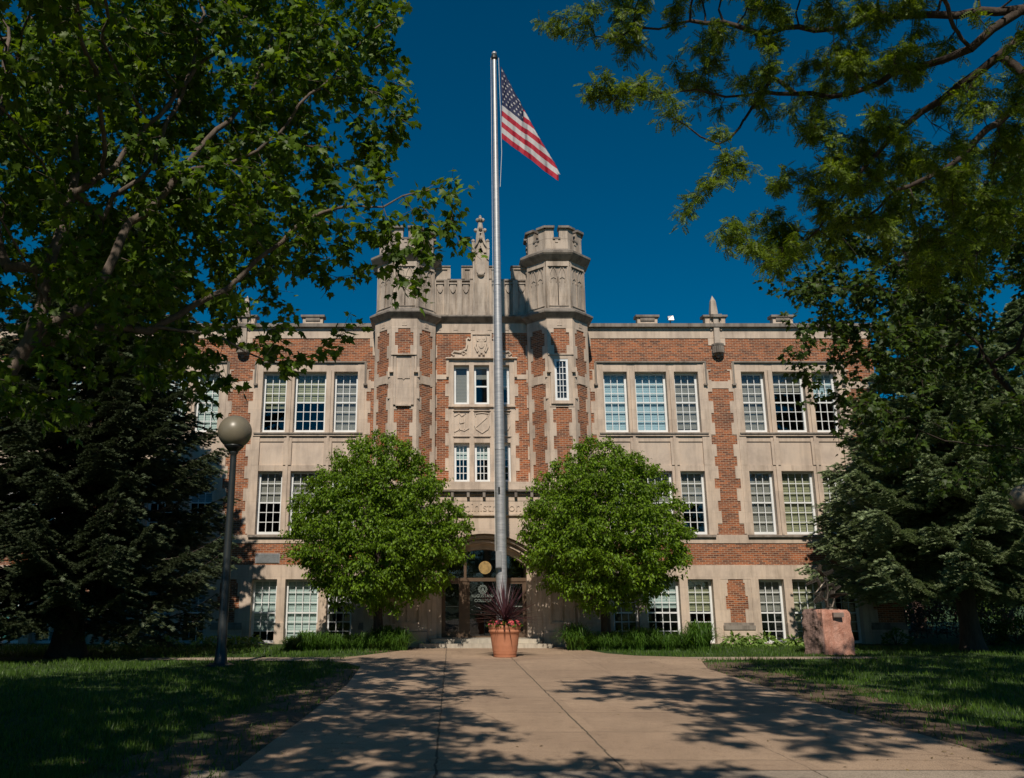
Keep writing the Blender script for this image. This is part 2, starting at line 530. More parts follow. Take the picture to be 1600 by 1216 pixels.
def wing(sg, nb, s_end):
    X = lambda s: XC + sg * s
    B = lambda mb, s0, s1, z0, z1, d0=-T, d1=0.0, bev=0: mb.fbox(GW, X(s0), X(s1), z0, z1, d0, d1, bev)
    # long horizontal courses
    B(ledge, S_IN, s_end, z_pl0, z_pl1, d1=.10, bev=.0) if False else None
    B(brick, S_IN, s_end, z_band_a, z_band_b)
    B(stone, S_IN, s_end, z_b1 + .02, z_band_a, d1=.035)
    B(stone, S_IN, s_end, z_band_b, z_m0 - .02, d1=.035)
    B(brick, S_IN, s_end, z_hood, z_fr)
    B(stone, S_IN, s_end, z_fr, z_cop0, d1=.03)
    cuts = []
    for i in range(nb):
        c = bayc + PER * i
        cuts.append((c - HB, c + HB))
    # brick piers
    edges = [S_IN] + [e for c in cuts for e in c] + [s_end]
    for a, b in zip(edges[::2], edges[1::2]):
        B(brick, a, b, z_m0 - .02, z_hood)
        B(brick, a, b, z_pl1, z_b1 + .02)
        B(stone, a - .02 if a > S_IN else a, b + .02, 0, z_pl0, d1=.10)
        one('plinth_course', 'ledge', GW, (X(a), X(b), z_pl0, z_pl1, -T, .06), (X(a - .02 if a > S_IN else a), X(b + .02), z_pl0 + .001, z_pl0 + (z_pl1 - z_pl0) * .6, -.3, .14))
        # white-ish band across the pier at hood ends
        zc = ff(601); B(stone, a, b, zc - .17, zc + .13, d0=-.02, d1=.03)
    for i, (a, b) in enumerate(cuts):
        c = (a + b) / 2
        # quoin teeth
        for side, e in ((-1, a), (1, b)):
            lim = S_IN + .02
            z = z_m0 + .02; k = 0
            while z < z_hood - .35:
                h = .50 if k % 2 else .40
                wd = (.07, .25, .14, .25)[k % 4]
                s0, s1 = (e - wd, e) if side < 0 else (e, e + wd)
                B(stone, s0, s1, z, min(z + h, z_hood - .3), d0=-.05, d1=.028)
                z += h; k += 1
            z = z_pl1; k = 0
            while z < z_b1 - .1:
                wd = (.30, .16, .24)[k % 3]
                s0, s1 = (e - wd, e) if side < 0 else (e, e + wd)
                B(stone, s0, s1, z, min(z + .5, z_b1 + .01), d0=-.05, d1=.028); z += .5; k += 1
        xs = [a] + [c + v for o in offs for v in o] + [b]
        vert = list(zip(xs[::2], xs[1::2]))
        for j, (s0, s1) in enumerate(vert):
            lo = z_m0 - .02
            inner = j in (1, 2)
            B(stone, s0, s1, lo, z_hood, d1=.05 if not inner else .02)
            if inner:  # moulded nose on the mullion
                m_ = (s0 + s1) / 2
                B(stone, m_ - .05, m_ + .05, lo, z_u1 + .05, d0=0, d1=.075)
            B(stone, s0, s1, 0, z_b1 + .02, d1=.05)
            if inner:
                B(stone, s0 - .02, s1 + .02, 0, z_pl1, d0=0, d1=.13, bev=.0)
        for s0, s1 in zip(xs[1::2], xs[2::2]):
            B(stone, s0, s1, z_u1, z_hood, d1=.035)
            B(stone, s0, s1, z_sp0 + .0, z_sp1, d0=-T, d1=-.06) if False else None
            one('spandrel_panel', 'panel', GW, (X(s0), X(s1), z_m1 + .001, z_u0 - .001, -T, -.045))
            B(stone, s0, s1, z_sp1, z_u0 - .12, d0=-.05, d1=.0)       # rail above the panel
            B(stone, s0, s1, z_m1, z_sp0, d0=-.05, d1=.0)
            B(stone, s0, s1, 0, z_b0, d1=.03)
        for (p0, p1) in zip(xs[0::2], xs[1::2]):
            B(stone, p0, p1, z_sp0, z_sp1, d0=.05, d1=.058)
        # sills, hood mould
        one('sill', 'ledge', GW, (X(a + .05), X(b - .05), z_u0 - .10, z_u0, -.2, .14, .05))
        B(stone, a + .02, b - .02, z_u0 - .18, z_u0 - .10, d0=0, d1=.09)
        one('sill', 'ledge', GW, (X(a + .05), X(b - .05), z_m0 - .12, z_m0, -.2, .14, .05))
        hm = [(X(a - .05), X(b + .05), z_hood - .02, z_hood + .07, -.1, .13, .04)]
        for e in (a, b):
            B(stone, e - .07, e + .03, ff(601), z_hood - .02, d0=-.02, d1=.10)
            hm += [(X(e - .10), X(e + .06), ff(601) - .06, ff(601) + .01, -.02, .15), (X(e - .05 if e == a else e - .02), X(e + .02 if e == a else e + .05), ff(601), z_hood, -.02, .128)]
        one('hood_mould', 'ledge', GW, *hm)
        # windows
        for fl, (z0, z1, rows, mid) in enumerate(((z_b0, z_b1, (3, 3), .47), (z_m0, z_m1, (3, 3), .5), (z_u0, z_u1, (3, 3), .5))):
            bl = BL.get((sg, i, fl), [('blind_pale', .6), ('blind_grey', .8), ('blind_tan', .5)])
            for q, (o0, o1) in enumerate(offs):
                bn, cv = bl[q]
                make_window(GW, min(X(c + o0), X(c + o1)), max(X(c + o0), X(c + o1)), z0 + .01, z1, 4 if q == 1 else 3, rows, mid, bn, cv)
        # merlon over the bay
        B(stone, c - .42, c + .42, z_cop0, z_mer, d0=-.3, d1=.04)
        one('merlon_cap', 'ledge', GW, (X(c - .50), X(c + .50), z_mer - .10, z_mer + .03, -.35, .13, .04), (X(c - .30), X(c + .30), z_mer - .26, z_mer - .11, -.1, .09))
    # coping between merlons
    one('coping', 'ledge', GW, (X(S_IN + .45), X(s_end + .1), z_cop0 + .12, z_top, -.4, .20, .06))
    B(stone, S_IN + .45, s_end, z_cop0, z_cop0 + .12, d0=-.3, d1=.05)
    one('coping', 'ledge', GW, (X(S_IN), X(S_IN + .28), z_cop0 + .12, z_top, -.4, .20, .06))
    B(stone, S_IN, S_IN + .22, z_cop0 - .1, z_cop0 + .12, d0=-.3, d1=.05)
    # stepped stone under the slot in the parapet
    sl = S_IN + .36
    B(stone, sl - .12, sl + .12, ff(556), z_fr + .02, d0=-.05, d1=.03)
    B(stone, sl - .24, sl + .24, ff(542), z_fr + .02, d0=-.05, d1=.025)
    # pier ornaments
    pn = []
    for i in range(nb - (1 if nb > 2 else 1) + 0):
        c = bayc + PER * (i + .5)
        B(stone, c - .42, c + .42, z_cop0, z_mer, d0=-.3, d1=.045)
        one('merlon_cap', 'ledge', GW, (X(c - .52), X(c + .52), z_mer - .09, z_mer + .03, -.35, .12, .04), (X(c - .24), X(c + .24), z_mer - .14, z_mer + .02, -.1, .24, .03))
        B(stone, c - .36, c + .36, ff(540), z_fr + .01, d0=-.05, d1=.03)
        B(stone, c - .24, c + .24, ff(556), ff(540), d0=-.05, d1=.03)
        sh = MB()
        sh.fprism(((X(c), WY), (1, 0), (0, -1)), [(-.13, ff(541)), (.13, ff(541)), (.10, z_mer - .1), (-.10, z_mer - .1)], .02, .16)
        for s_ in (-.21, .21):
            sh.fbox(((X(c), WY), (1, 0), (0, -1)), s_ - .03, s_ + .03, z_cop0, z_mer - .1, .02, .10)
        sh.build('pier_shaft', M['old'], bld)
        ob = MB()
        zt = ff(461)
        ob.lathe([(.21, z_mer + .03), (.20, z_mer + .2), (.14, zt - .25), (.005, zt)], (X(c), WY + .12), 4, PI / 4)
        ob.build('obelisk', M['old'], bld)
        pd = MB()
        z5, z6 = ff(559), ff(541)
        pd.lathe([(.03, z5 - .05), (.09, z5 + .02), (.07, z5 + .06), (.18, z5 + .14), (.23, z6 - .10), (.26, z6 - .02), (.26, z6 + .04), (.2, z6 + .05)], (X(c), WY - .12), 10)
        for a_ in range(7):
            t_ = -PI / 2 + (a_ - 3) * .42
            pd.lathe([(.0, z5 + .1), (.055, z5 + .15), (.06, z6 - .1), (0, z6 - .05)], (X(c) + .2 * math.cos(t_), WY - .12 + .2 * math.sin(t_)), 6)
        pd.build('carved_pendant', M['ledge'], bld, smooth=False)
    # body of the wing
    e = X(s_end); e2 = X(s_end - T)
    brick.box(e2, e, WY + T, WY + 14, 0, z_top)
    brick.box(X(S_IN), e, WY + 14, WY + 14.4, 0, z_top)


wing(1, 2, bayc + PER * 1.5 + .75)
wing(-1, 3, bayc + PER * 2.5 + .75)
xl, xr = XC - (bayc + PER * 2.5 + .3), XC + bayc + PER * 1.5 + .3
rf = MB(); rf.box(xl, xr, WY + .35, WY + 14.1, z_cop0 - .1, z_cop0); rf.build('roof', M['roof'], bld)
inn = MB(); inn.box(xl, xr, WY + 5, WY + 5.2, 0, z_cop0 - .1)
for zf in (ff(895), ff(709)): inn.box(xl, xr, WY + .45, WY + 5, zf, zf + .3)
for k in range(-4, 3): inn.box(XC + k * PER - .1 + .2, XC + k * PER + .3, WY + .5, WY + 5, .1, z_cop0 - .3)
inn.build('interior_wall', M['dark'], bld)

# ------------------------------------------------------------------ turrets
AP = .5 * (XL(917, 600, TY) - XL(825, 600, TY))
XT = {1: .5 * (XL(917, 600, TY) + XL(825, 600, TY)), -1: None}
XT[-1] = 2 * XC - XT[1]
FR = AP / math.cos(PI / 8)
SIDE = 2 * AP * math.tan(PI / 8)
zt = lambda y: ZL(y, TY - AP)
zT = lambda y: ZL(y, TY)
trim = MB(); upper = MB()


def faces_of(xc, ap=AP):
    out = []
    for k in range(8):
        a = -PI / 2 + k * PI / 4          # k=0 faces the camera
        n = (math.cos(a), math.sin(a)); t = (-n[1], n[0])
        out.append(((xc + n[0] * ap, TY + n[1] * ap), t, n, k))
    return out


def oct_(mb, xc, prof):
    mb.lathe([(r / math.cos(PI / 8), z) for r, z in prof], (xc, TY), 8, PI / 8)


z_base = zt(768)
for sg in (-1, 1):
    xc = XT[sg]
    oct_(brick, xc, [(AP, z_base), (AP, zt(513))])
    oct_(trim, xc, [(AP + .03, zt(513)), (AP + .03, zt(498))])
    for (o, t, n, k) in faces_of(xc):
        if k in (3, 4, 5): continue
        fr = (o, t, n); h = SIDE / 2
        # quoins
        z = z_base + .05; q = 0
        top = zt(513)
        while z < top - .05:
            hh = min(.52, top - z)
            wd = .13 if q % 2 else .25
            for s_ in (-1, 1):
                trim.fbox(fr, s_ * (h + .008), s_ * (h - wd), z, z + hh, -.05, .026 + .002 * (k % 2))
            z += .52; q += 1
        if k != 0:
            zb = zt(590); trim.fbox(fr, -h, h, zb - .2, zb + .12, -.05, .032)
        # rosette on the frieze
        fz = .5 * (zt(513) + zt(498))
        for a_ in range(4):
            an = a_ * PI / 2 + PI / 4
            trim.fbox(fr, .07 * math.cos(an) - .045, .07 * math.cos(an) + .045, fz + .07 * math.sin(an) - .045, fz + .07 * math.sin(an) + .045, .02, .05)
    # cornice, upper stage
    ledge_t = MB()
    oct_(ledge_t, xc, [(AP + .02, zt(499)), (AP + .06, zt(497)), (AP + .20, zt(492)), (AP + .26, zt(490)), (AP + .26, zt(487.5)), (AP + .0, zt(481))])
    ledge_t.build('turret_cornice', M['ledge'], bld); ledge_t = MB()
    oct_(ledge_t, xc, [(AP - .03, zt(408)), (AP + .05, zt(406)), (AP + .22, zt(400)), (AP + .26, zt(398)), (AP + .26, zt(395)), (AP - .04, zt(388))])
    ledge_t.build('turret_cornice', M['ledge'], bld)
    up = MB()
    zu0, zu1 = zt(486), zt(406)
    oct_(up, xc, [(AP - .06, zu0), (AP - .06, zu1)])
    for (o, t, n, k) in faces_of(xc, AP - .06):
        if k in (3, 4, 5): continue
        fr = (o, t, n); h = SIDE / 2 - .025
        zb, zc_ = zt(478), zt(416)
        for s_ in (-1, 1): up.fbox(fr, s_ * h, s_ * (h - .10), zu0, zu1, -.02, .05)
        up.fbox(fr, -h, h, zu0, zb, -.02, .045); up.fbox(fr, -h, h, zc_, zu1, -.02, .045)
        up.fbox(fr, -h + .06, h - .06, zb, zb + .04, 0, .08, .02); up.fbox(fr, -h + .06, h - .06, zc_, zc_ + .05, 0, .09, .02)
        up.fbox(fr, -.022, .022, zb, zc_ - .2, 0, .03)
        # two pointed arches, tracery
        w = h - .12
        for c0 in (-w / 2, w / 2):
            r_ = w * .98
            for s_ in (-1, 1):
                pts = []
                for q in range(7):
                    an = q / 6 * R(59)
                    pts.append((c0 + s_ * (w / 2 - r_ * (1 - math.cos(an))), zc_ - .62 + r_ * math.sin(an) * .62 / (r_ * math.sin(R(59)))))
                up.fpath(fr, pts, .035, 0, .035)
                up.fpath(fr, [(c0 + s_ * (w / 2), zb + .04), (c0 + s_ * (w / 2), zc_ - .6)], .03, 0, .03)
            for s_ in (-1, 1):
                up.fpath(fr, [(c0 + s_ * w * .30, zc_ - .66), (c0 + s_ * w * .33, zc_ - .52), (c0, zc_ - .45)], .025, 0, .03)
    up.build('turret_upper_stage', M['old'], bld)
    # crown with merlons
    cr = MB()
    zc0, zn, zm = zt(390), zt(372), zt(356)
    oct_(cr, xc, [(AP - .08, zc0), (AP - .08, zn)])
    cp = MB()
    for (o, t, n, k) in faces_of(xc, AP - .08):
        fr = (o, t, n); h = SIDE / 2 - .035
        for s_ in (-1, 1):
            a0, a1 = s_ * h, s_ * .11
            cr.fbox(fr, a0, a1, zn - .01, zm, -.28, 0.0)
            cp.fbox(fr, s_ * (h + .045), a1 - s_ * .03, zm, zm + .16, -.34, .11, .07)
        cp.fbox(fr, -.16, .16, zn - .02, zn + .05, -.3, .05)
        cr.fbox(fr, -.06, .06, zn - .16, zn - .03, 0, .03)
    cr.build('turret_crown', M['old'], bld)
    cp.build('merlon_coping', M['ledge'], bld)
    # slit window on the right turret, blank panel on the left one
    fr = (((xc, TY - AP)), (1, 0), (0, -1))
    zs0, zs1 = zt(627), zt(562)
    ws = MB()
    hw = .265
    if sg > 0:
        for s_ in (-1, 1): ws.fbox(fr, s_ * hw, s_ * (hw + .16), zs0 - .12, zs1 + .14, -.04, .12)
        ws.fbox(fr, -hw, hw, zs1, zs1 + .14, -.04, .118); ws.fbox(fr, -hw, hw, zs0 - .12, zs0, -.04, .14)
        ws.fbox(fr, -.48, .48, zt(636), zs0 - .12, -.04, .05)
        make_window(fr, -hw, hw, zs0, zs1, 3, (6,), 0, None, 1, thin=True, dd=.10)
        bk = MB(); bk.fbox(fr, -hw, hw, zs0, zs1, -.02, .004); bk.build('dark_window_backing', M['dark'], bld)  # dark sheet on the solid brick, painted as the unlit room behind the pane
    else:
        ws.fbox(fr, -.40, .40, zt(633), zt(557), -.04, .05)
        for s_ in (-1, 1): ws.fbox(fr, s_ * .30, s_ * .40, zt(633), zt(557), .04, .10)
        za, zb = zt(592), zt(563)
        ws.fprism(fr, [(-.24, za), (-.05, za), (0, za - .06), (.05, za), (.24, za), (.24, zb), (.05, zb), (0, zb - .05), (-.05, zb), (-.24, zb)], .04, .085)
        ws.fbox(fr, -.3, .3, zt(635), zt(632), .04, .12)
    ws.fbox(fr, -.50, .50, zt(556), zt(553), -.04, .16, .03)
    for s_ in (-1, 1):
        ws.fbox(fr, s_ * .42, s_ * .50, zt(581), zt(556), -.04, .11)
        ws.fbox(fr, s_ * .40, s_ * .56, zt(583), zt(580.5), -.04, .16)
        for q in range(5):
            zq = zt(640) + q * (zt(556) - zt(640)) / 5
            if q % 2: ws.fbox(fr, s_ * .40, s_ * .62, zq, zq + .4, -.04, .024)
    ws.build('turret_panel' if sg < 0 else 'window_surround', M['stone'], bld)

# ------------------------------------------------------------------ centre bay
zc = lambda y: ZL(y, CYB)
xc_ = lambda px, y: XL(px, y, CYB)
GC = frame_xz(XC, CYB)
HWB = XT[1] - XC - AP * .72

trim.fbox(GC, -HWB, HWB, zc(521), zc(506), -.4, .04)
for q in range(6):
    s0 = -HWB + (q + .7) * (2 * HWB) / 6.4; fz = zc(513.5)
    for a_ in range(4):
        an = a_ * PI / 2 + PI / 4
        trim.fbox(GC, s0 + .06 * math.cos(an) - .04, s0 + .06 * math.cos(an) + .04, fz + .06 * math.sin(an) - .04, fz + .06 * math.sin(an) + .04, .03, .06)
cl = MB()
pr = [(.04, zc(506)), (.10, zc(504)), (.24, zc(500)), (.30, zc(498)), (.30, zc(496)), (.02, zc(492))]
for (d0, z0), (d1, z1) in zip(pr, pr[1:]):
    q = cl.fp; cl.poly([q(GC, -HWB, z0, d0), q(GC, HWB, z0, d0), q(GC, HWB, z1, d1), q(GC, -HWB, z1, d1)])
cl.build('centre_cornice', M['ledge'], bld)
pw = (zc(764), zc(521))
z = pw[0] + .1; k = 0
while z < pw[1] - .05:
    wd = .16 if k % 2 else .30
    for s_ in (-1, 1): trim.fbox(GC, s_ * HWB, s_ * (HWB - wd - .12), z, min(z + .52, pw[1]), -.05, .028)
    z += .52; k += 1
# window block: two rows of three
wx = [(xc_(a, 600) - XC, xc_(b, 600) - XC) for a, b in ((710, 734), (741.5, 765.5), (773, 797))]
c0 = -(wx[1][0] + wx[1][1]) / 2
wx = [(a + c0, b + c0) for a, b in wx]
zu = (zc(632), zc(571)); zd = (zc(754), zc(692))
L0, L1 = wx[0][0] - .20, wx[2][1] + .20
cb = MB()
brick.fbox(GC, -HWB, L0 + .01, zc(764), zc(521), -.4, 0); brick.fbox(GC, L1 - .01, HWB, zc(764), zc(521), -.4, 0)
brick.fbox(GC, L0 + .01, L1 - .01, zc(561), zc(521), -.4, 0)
xs = [L0] + [v for p in wx for v in p] + [L1]
for s0, s1 in zip(xs[::2], xs[1::2]): cb.fbox(GC, s0, s1, zc(762), zc(560), -.4, .06)
for s0, s1 in zip(xs[1::2], xs[2::2]):
    cb.fbox(GC, s0, s1, zu[1], zc(560), -.4, .05)
    cb.fbox(GC, s0, s1, zd[1], zu[0], -.4, .03)
    cb.fbox(GC, s0, s1, zc(762), zd[0], -.4, .05)
for s_, e in ((-1, L0), (1, L1)):
    z = zc(756); k = 0
    while z < zc(606):
        if k % 2: cb.fbox(GC, e, e + s_ * .14, z, z + .5, -.05, .03)
        z += .5; k += 1
    cb.fbox(GC, e, e + s_ * .55, zc(593), zc(586), -.05, .035)
    cb.fbox(GC, e, e + s_ * .10, zc(590), zc(560), -.05, .12)
cb.fbox(GC, L0 - .12, L1 + .12, zc(562), zc(559), -.05, .2, .03)
cb.fbox(GC, L0 - .02, L1 + .02, zc(637), zc(634), -.05, .15, .03)
cb.fbox(GC, L0 - .02, L1 + .02, zc(762), zc(759), -.05, .15, .03)
cb.build('window_surround', M['stone'], bld)
for i, (s0, s1) in enumerate(wx):
    make_window(GC, s0, s1, zu[0], zu[1], 1, (1, 1), .47 if i else 0, ('blind_pale', 'blind_grey', 'blind_pale')[i], (1, .3, .6)[i], dd=-.16, fw=.09) if i else make_window(GC, s0, s1, zu[0], zu[1], 1, (1,), 0, 'blind_grey', 1, dd=-.16, fw=.09)
    make_window(GC, s0, s1, zd[0], zd[1], 3, (5,), 0, 'blind_pale', .38, dd=-.16, thin=True, fw=.10)
# shields
sd = MB()
zs = (zc(681), zc(643)); hz = zs[1] - zs[0]
for i, (s0, s1) in enumerate(wx):
    a, b = s0 - .04, s1 + .04; m_ = (a + b) / 2; w = (b - a) / 2 - .06
    sd.fbox(GC, a, a + .04, zs[0], zs[1], .02, .08); sd.fbox(GC, b - .04, b, zs[0], zs[1], .02, .08)
    sd.fbox(GC, a, b, zs[1], zs[1] + .05, .02, .12, .03); sd.fbox(GC, a, b, zs[0] - .05, zs[0], .02, .10)
    zb_, zt_ = zs[0] + .10, zs[1] - .10
    sh = [(-w, zt_), (-w * .9, zt_ - .06), (-w, zt_ - .14), (-w, zb_ + .3), (-w * .8, zb_ + .16), (0, zb_), (w * .8, zb_ + .16), (w, zb_ + .3), (w, zt_ - .14), (w * .9, zt_ - .06), (w, zt_), (0, zt_ + .04)]
    if i:
        sd.fpath(GC, [(m_ + x, z) for x, z in sh] + [(m_ + sh[0][0], sh[0][1])], .035, .02, .07)
        if i == 1: sd.fpath(GC, [(m_ - w * .8, zb_ + .25), (m_ + w * .7, zt_ - .15)], .03, .02, .06)
        else:
            sd.fpath(GC, [(m_, zb_ + .1), (m_, zt_ - .05)], .03, .02, .06)
    else:
        for pts in ([(-w, zt_ - .1), (-.1, zt_ + .02), (0, zt_ - .1), (w * .6, zt_)], [(-w * .3, zt_ - .1), (-w * .3, zb_ + .1)], [(w * .5, zt_), (w * .4, zb_ + .15)], [(-w, zb_ + .05), (-w * .3, zb_ + .15), (w * .4, zb_ + .1), (w, zb_ + .2)], [(-w * .3, (zb_ + zt_) / 2), (w * .4, (zb_ + zt_) / 2 + .05)]):
            sd.fpath(GC, [(m_ + x, z) for x, z in pts], .04, .02, .065)
sd.build('carved_shields', M['panel'], bld)
# owl panel and scrolls
ow = MB()
h0, h1 = zc(559), zc(521)
ow.fbox(GC, -.42, .42, h0, h1 - .02, -.05, .08)
for s_ in (-1, 1): ow.fbox(GC, s_ * .42, s_ * .36, h0, h1 - .02, .07, .13)
ow.fbox(GC, -.36, .36, h1 - .09, h1 - .02, .07, .13)
oz = h0 + .12; H_ = h1 - h0 - .25
body = []
for q in range(24):
    t = q / 24 * 2 * PI
    body.append((.19 * math.cos(t) * (1 + .12 * math.sin(t)), oz + H_ * .46 + H_ * .42 * math.sin(t)))
ow.fprism(GC, body, .07, .14)
ow.fprism(GC, [(.13 * math.cos(q / 12 * 2 * PI), oz + H_ * .55 + H_ * .26 * math.sin(q / 12 * 2 * PI)) for q in range(12)], .13, .17)
ow.fprism(GC, [(-.22, oz + H_ * .98), (-.2, oz + H_ * .7), (-.08, oz + H_ * .64), (.08, oz + H_ * .64), (.2, oz + H_ * .7), (.22, oz + H_ * .98), (.08, oz + H_ * .9), (-.08, oz + H_ * .9)], .13, .18)
for s_ in (-1, 1):
    ow.fprism(GC, [(s_ * .09 + .05 * math.cos(q / 10 * 2 * PI), oz + H_ * .8 + .05 * math.sin(q / 10 * 2 * PI)) for q in range(10)], .17, .2)
    ow.fpath(GC, [(s_ * .2, oz + H_ * .7), (s_ * .25, oz + H_ * .4), (s_ * .16, oz + H_ * .12)], .06, .07, .15)
    ow.fbox(GC, s_ * .04, s_ * .13, oz - .04, oz + .08, .07, .16)
    # scroll
    pts = [(s_ * .46, h0 + .75), (s_ * .52, h0 + .80), (s_ * .60, h0 + .74), (s_ * .58, h0 + .55), (s_ * .62, h0 + .35), (s_ * .85, h0 + .2), (s_ * 1.1, h0 + .24), (s_ * 1.2, h0 + .14), (s_ * 1.1, h0 + .08)]
    ow.fpath(GC, pts, .07, -.02, .12)
    ow.fprism(GC, [(s_ * x, z) for x, z in ((.42, h0), (.42, h0 + .7), (.56, h0 + .7), (.56, h0 + .38), (.85, h0 + .3), (1.15, h0 + .2), (1.25, h0))], -.05, .05)
    ow.fpath(GC, [(s_ * .72 + .1 * math.cos(q * .7) * (1 - q / 12), h0 + .16 + .1 * math.sin(q * .7) * (1 - q / 12)) for q in range(10)], .04, .04, .1)
ow.build('carved_owl_panel', M['stone'], bld)
# parapet of the centre bay
cpz0, cpn, cpt = zc(493), zc(436), zc(418)
pp = MB()
pp.fbox(GC, -HWB - .1, HWB + .1, cpz0, cpn, -.35, -.02)
pc = MB()
px = lambda p: XL(p, 460, CYB) - XC
for s_ in (-1, 1):
    for (a, b) in ((px(764.5), px(780)), (px(800), px(827))):
        pp.fbox(GC, s_ * a, s_ * b, cpn, cpt, -.35, -.02)
        pc.fbox(GC, s_ * (a - .04), s_ * (b + .04), cpt, cpt + .10, -.4, .08, .05)
        for e in (a + .03, b - .03): pp.fbox(GC, s_ * (e - .07), s_ * (e + .07), cpn, cpt - .02, -.03, .03)
        pp.fbox(GC, s_ * (a), s_ * b, cpt - .1, cpt, -.03, .035)
    pc.fbox(GC, s_ * px(765), s_ * px(827), cpn - .10, cpn + .0, -.4, .06, .05)
    for q in range(4):
        a = px(764.5) + q * (px(825) - px(764.5)) / 3
        pp.fbox(GC, s_ * (a - .10), s_ * (a + .10), cpz0, cpn - .1, -.03, .10)
    for q in range(3):
        a = px(764.5) + (q + .5) * (px(825) - px(764.5)) / 3
        pp.fbox(GC, s_ * (a - .2), s_ * (a + .2), cpn - .24, cpn - .16, -.03, .07, .03)
        pp.fprism(GC, [(s_ * a + x, zc(454) + z) for x, z in ((-.12, .3), (.12, .3), (.12, .06), (.07, -.06), (0, -.12), (-.07, -.06), (-.12, .06))], -.03, .03)
pp.build('centre_parapet', M['old'], bld)
pc.build('parapet_coping', M['ledge'], bld)
# pinnacle
pn = MB()
fr = frame_xz(XC, CYB)
pz = lambda y: ZL(y, CYB - .2)
pn.fbox(fr, -.25, .25, pz(495), pz(392), -.3, .16)
for s_ in (-1, 1):
    pn.fbox(fr, s_ * .25, s_ * .33, pz(495), pz(383), -.3, .24)
    pn.fprism(fr, [(s_ * .24, pz(405)), (s_ * .33, pz(408)), (s_ * .36, pz(398)), (s_ * .36, pz(380)), (s_ * .24, pz(380))], -.34, .30)
    pn.fpath(fr, [(s_ * .34, pz(390)), (s_ * .18, pz(382)), (0, pz(366))], .09, -.2, .32)
pn.fprism(fr, [(-.27, pz(395)), (.27, pz(395)), (.27, pz(388)), (0, pz(368)), (-.27, pz(388))], -.3, .22)
pn.fprism(fr, [(-.17, pz(412)), (-.17, pz(425)), (-.09, pz(429.5)), (.09, pz(429.5)), (.17, pz(425)), (.17, pz(412)), (.14, pz(398)), (0, pz(384)), (-.14, pz(398))], .15, .22)
pn.lathe([(.16, pz(429.5)), (.14, pz(431)), (.02, pz(433))], (XC, CYB - .16), 10)
pn.lathe([(.24, pz(388)), (.19, pz(366)), (.07, pz(343)), (.05, pz(341)), (.11, pz(339.5)), (.05, pz(338)), (.07, pz(335.5)), (.0, pz(333))], (XC, CYB + .0), 8, PI / 8)
for yy, rr in ((374, .30), (357, .19), (341, .11)):
    for q in range(4):
        a = q * PI / 2
        cxk, cyk = XC + rr * math.cos(a), CYB + rr * math.sin(a)
        pn.lathe([(0, pz(yy) - .12), (.07, pz(yy) - .05), (.09, pz(yy)), (.06, pz(yy) + .06), (0, pz(yy) + .1)], (cxk, cyk), 7)
pn.build('pinnacle', M['old'], bld)
# tower body behind
brick.box(XT[-1] - .4, XT[1] + .4, TY + .3, TY + 7, z_cop0 - .1, zc(492))
brick.box(XT[-1] - AP, XT[1] + AP, TY + .1, WY + .5, z_base, z_base + .3)

# ------------------------------------------------------------------ entrance block
GP = frame_xz(XC, PY)
zp = lambda y: ZL(y, PY)
xp = lambda px, y: XL(px, y, PY) - XC
HP = XT[1] - XC + AP + .12
hd = .5 * (xp(825, 940) - xp(688, 940))
z_spring, z_crown = zp(884), zp(856)
rise = z_crown - z_spring
rad = (hd * hd + rise * rise) / (2 * rise); czc = z_crown - rad


def arc(r_, w, n=18):
    am = math.asin(min(1, w / r_))
    return [(r_ * math.sin(-am + 2 * am * i / n), czc + r_ * math.cos(-am + 2 * am * i / n)) for i in range(n + 1)]


ent = MB()
zpt = zp(806)
dep = 1.9
ent.fbox(GP, -HP, -hd - .5, .0, zpt, -dep, 0); ent.fbox(GP, hd + .5, HP, .0, zpt, -dep, 0)
# stepped jambs
for k, (o, d) in enumerate(((.5, -.14), (.33, -.32), (.16, -.50))):
    for s_ in (-1, 1):
        ent.fbox(GP, s_ * (hd + o), s_ * (hd + o - .17), 0, zpt if k == 0 else zpt - .05 * k, -dep, d)
    # ring of the arch at that depth
    rr = rad + o
    am = arc(rr - .17, hd + o - .17)
    ent.fprism(GP, am + [(hd + o - .17, zpt - .02 * k), (-hd - o + .17, zpt - .02 * k)], -dep + .5 + .01 * k, d)
am = arc(rad + .5, hd + .5)
ent.fprism(GP, am + [(hd + .5, zpt), (-hd - .5, zpt)], -dep + .5, -.001)
ent.build('entrance_wall', M['stone'], bld)
em = MB()
for rr, ww, d in ((rad + .56, .10, .10), (rad + .42, .08, -.05), (rad + .25, .08, -.22)):
    em.fpath(GP, arc(rr, hd + (rr - rad)), ww, d - .08, d)
em.fbox(GP, -HP, HP, zpt, zpt + .06, -.05, .10)
em.fbox(GP, -HP, HP, zpt + .06, zp(773), -dep, .03)
# panels on both sides
for s_ in (-1, 1):
    a0, a1 = hd + .75, HP - .12
    for (u, v) in ((a0, a0 + (a1 - a0) * .5 - .05), (a0 + (a1 - a0) * .5 + .05, a1)):
        zz0, zz1 = zp(972), zp(872)
        em.fbox(GP, s_ * u, s_ * (u + .06), zz0, zz1, -.02, .07); em.fbox(GP, s_ * v, s_ * (v - .06), zz0, zz1, -.02, .07)
        em.fbox(GP, s_ * u, s_ * v, zz1, zz1 + .07, -.02, .08); em.fbox(GP, s_ * u, s_ * v, zz0 - .07, zz0, -.02, .08)
        mm = (u + v) / 2
        em.fbox(GP, s_ * (mm - .025), s_ * (mm + .025), zz0, zz1 - .5, -.02, .05)
    em.fbox(GP, s_ * (hd + .5), s_ * (HP + .05), .0, zp(985), -.1, .10, .06)
em.build('entrance_moulding', M['stone'], bld)
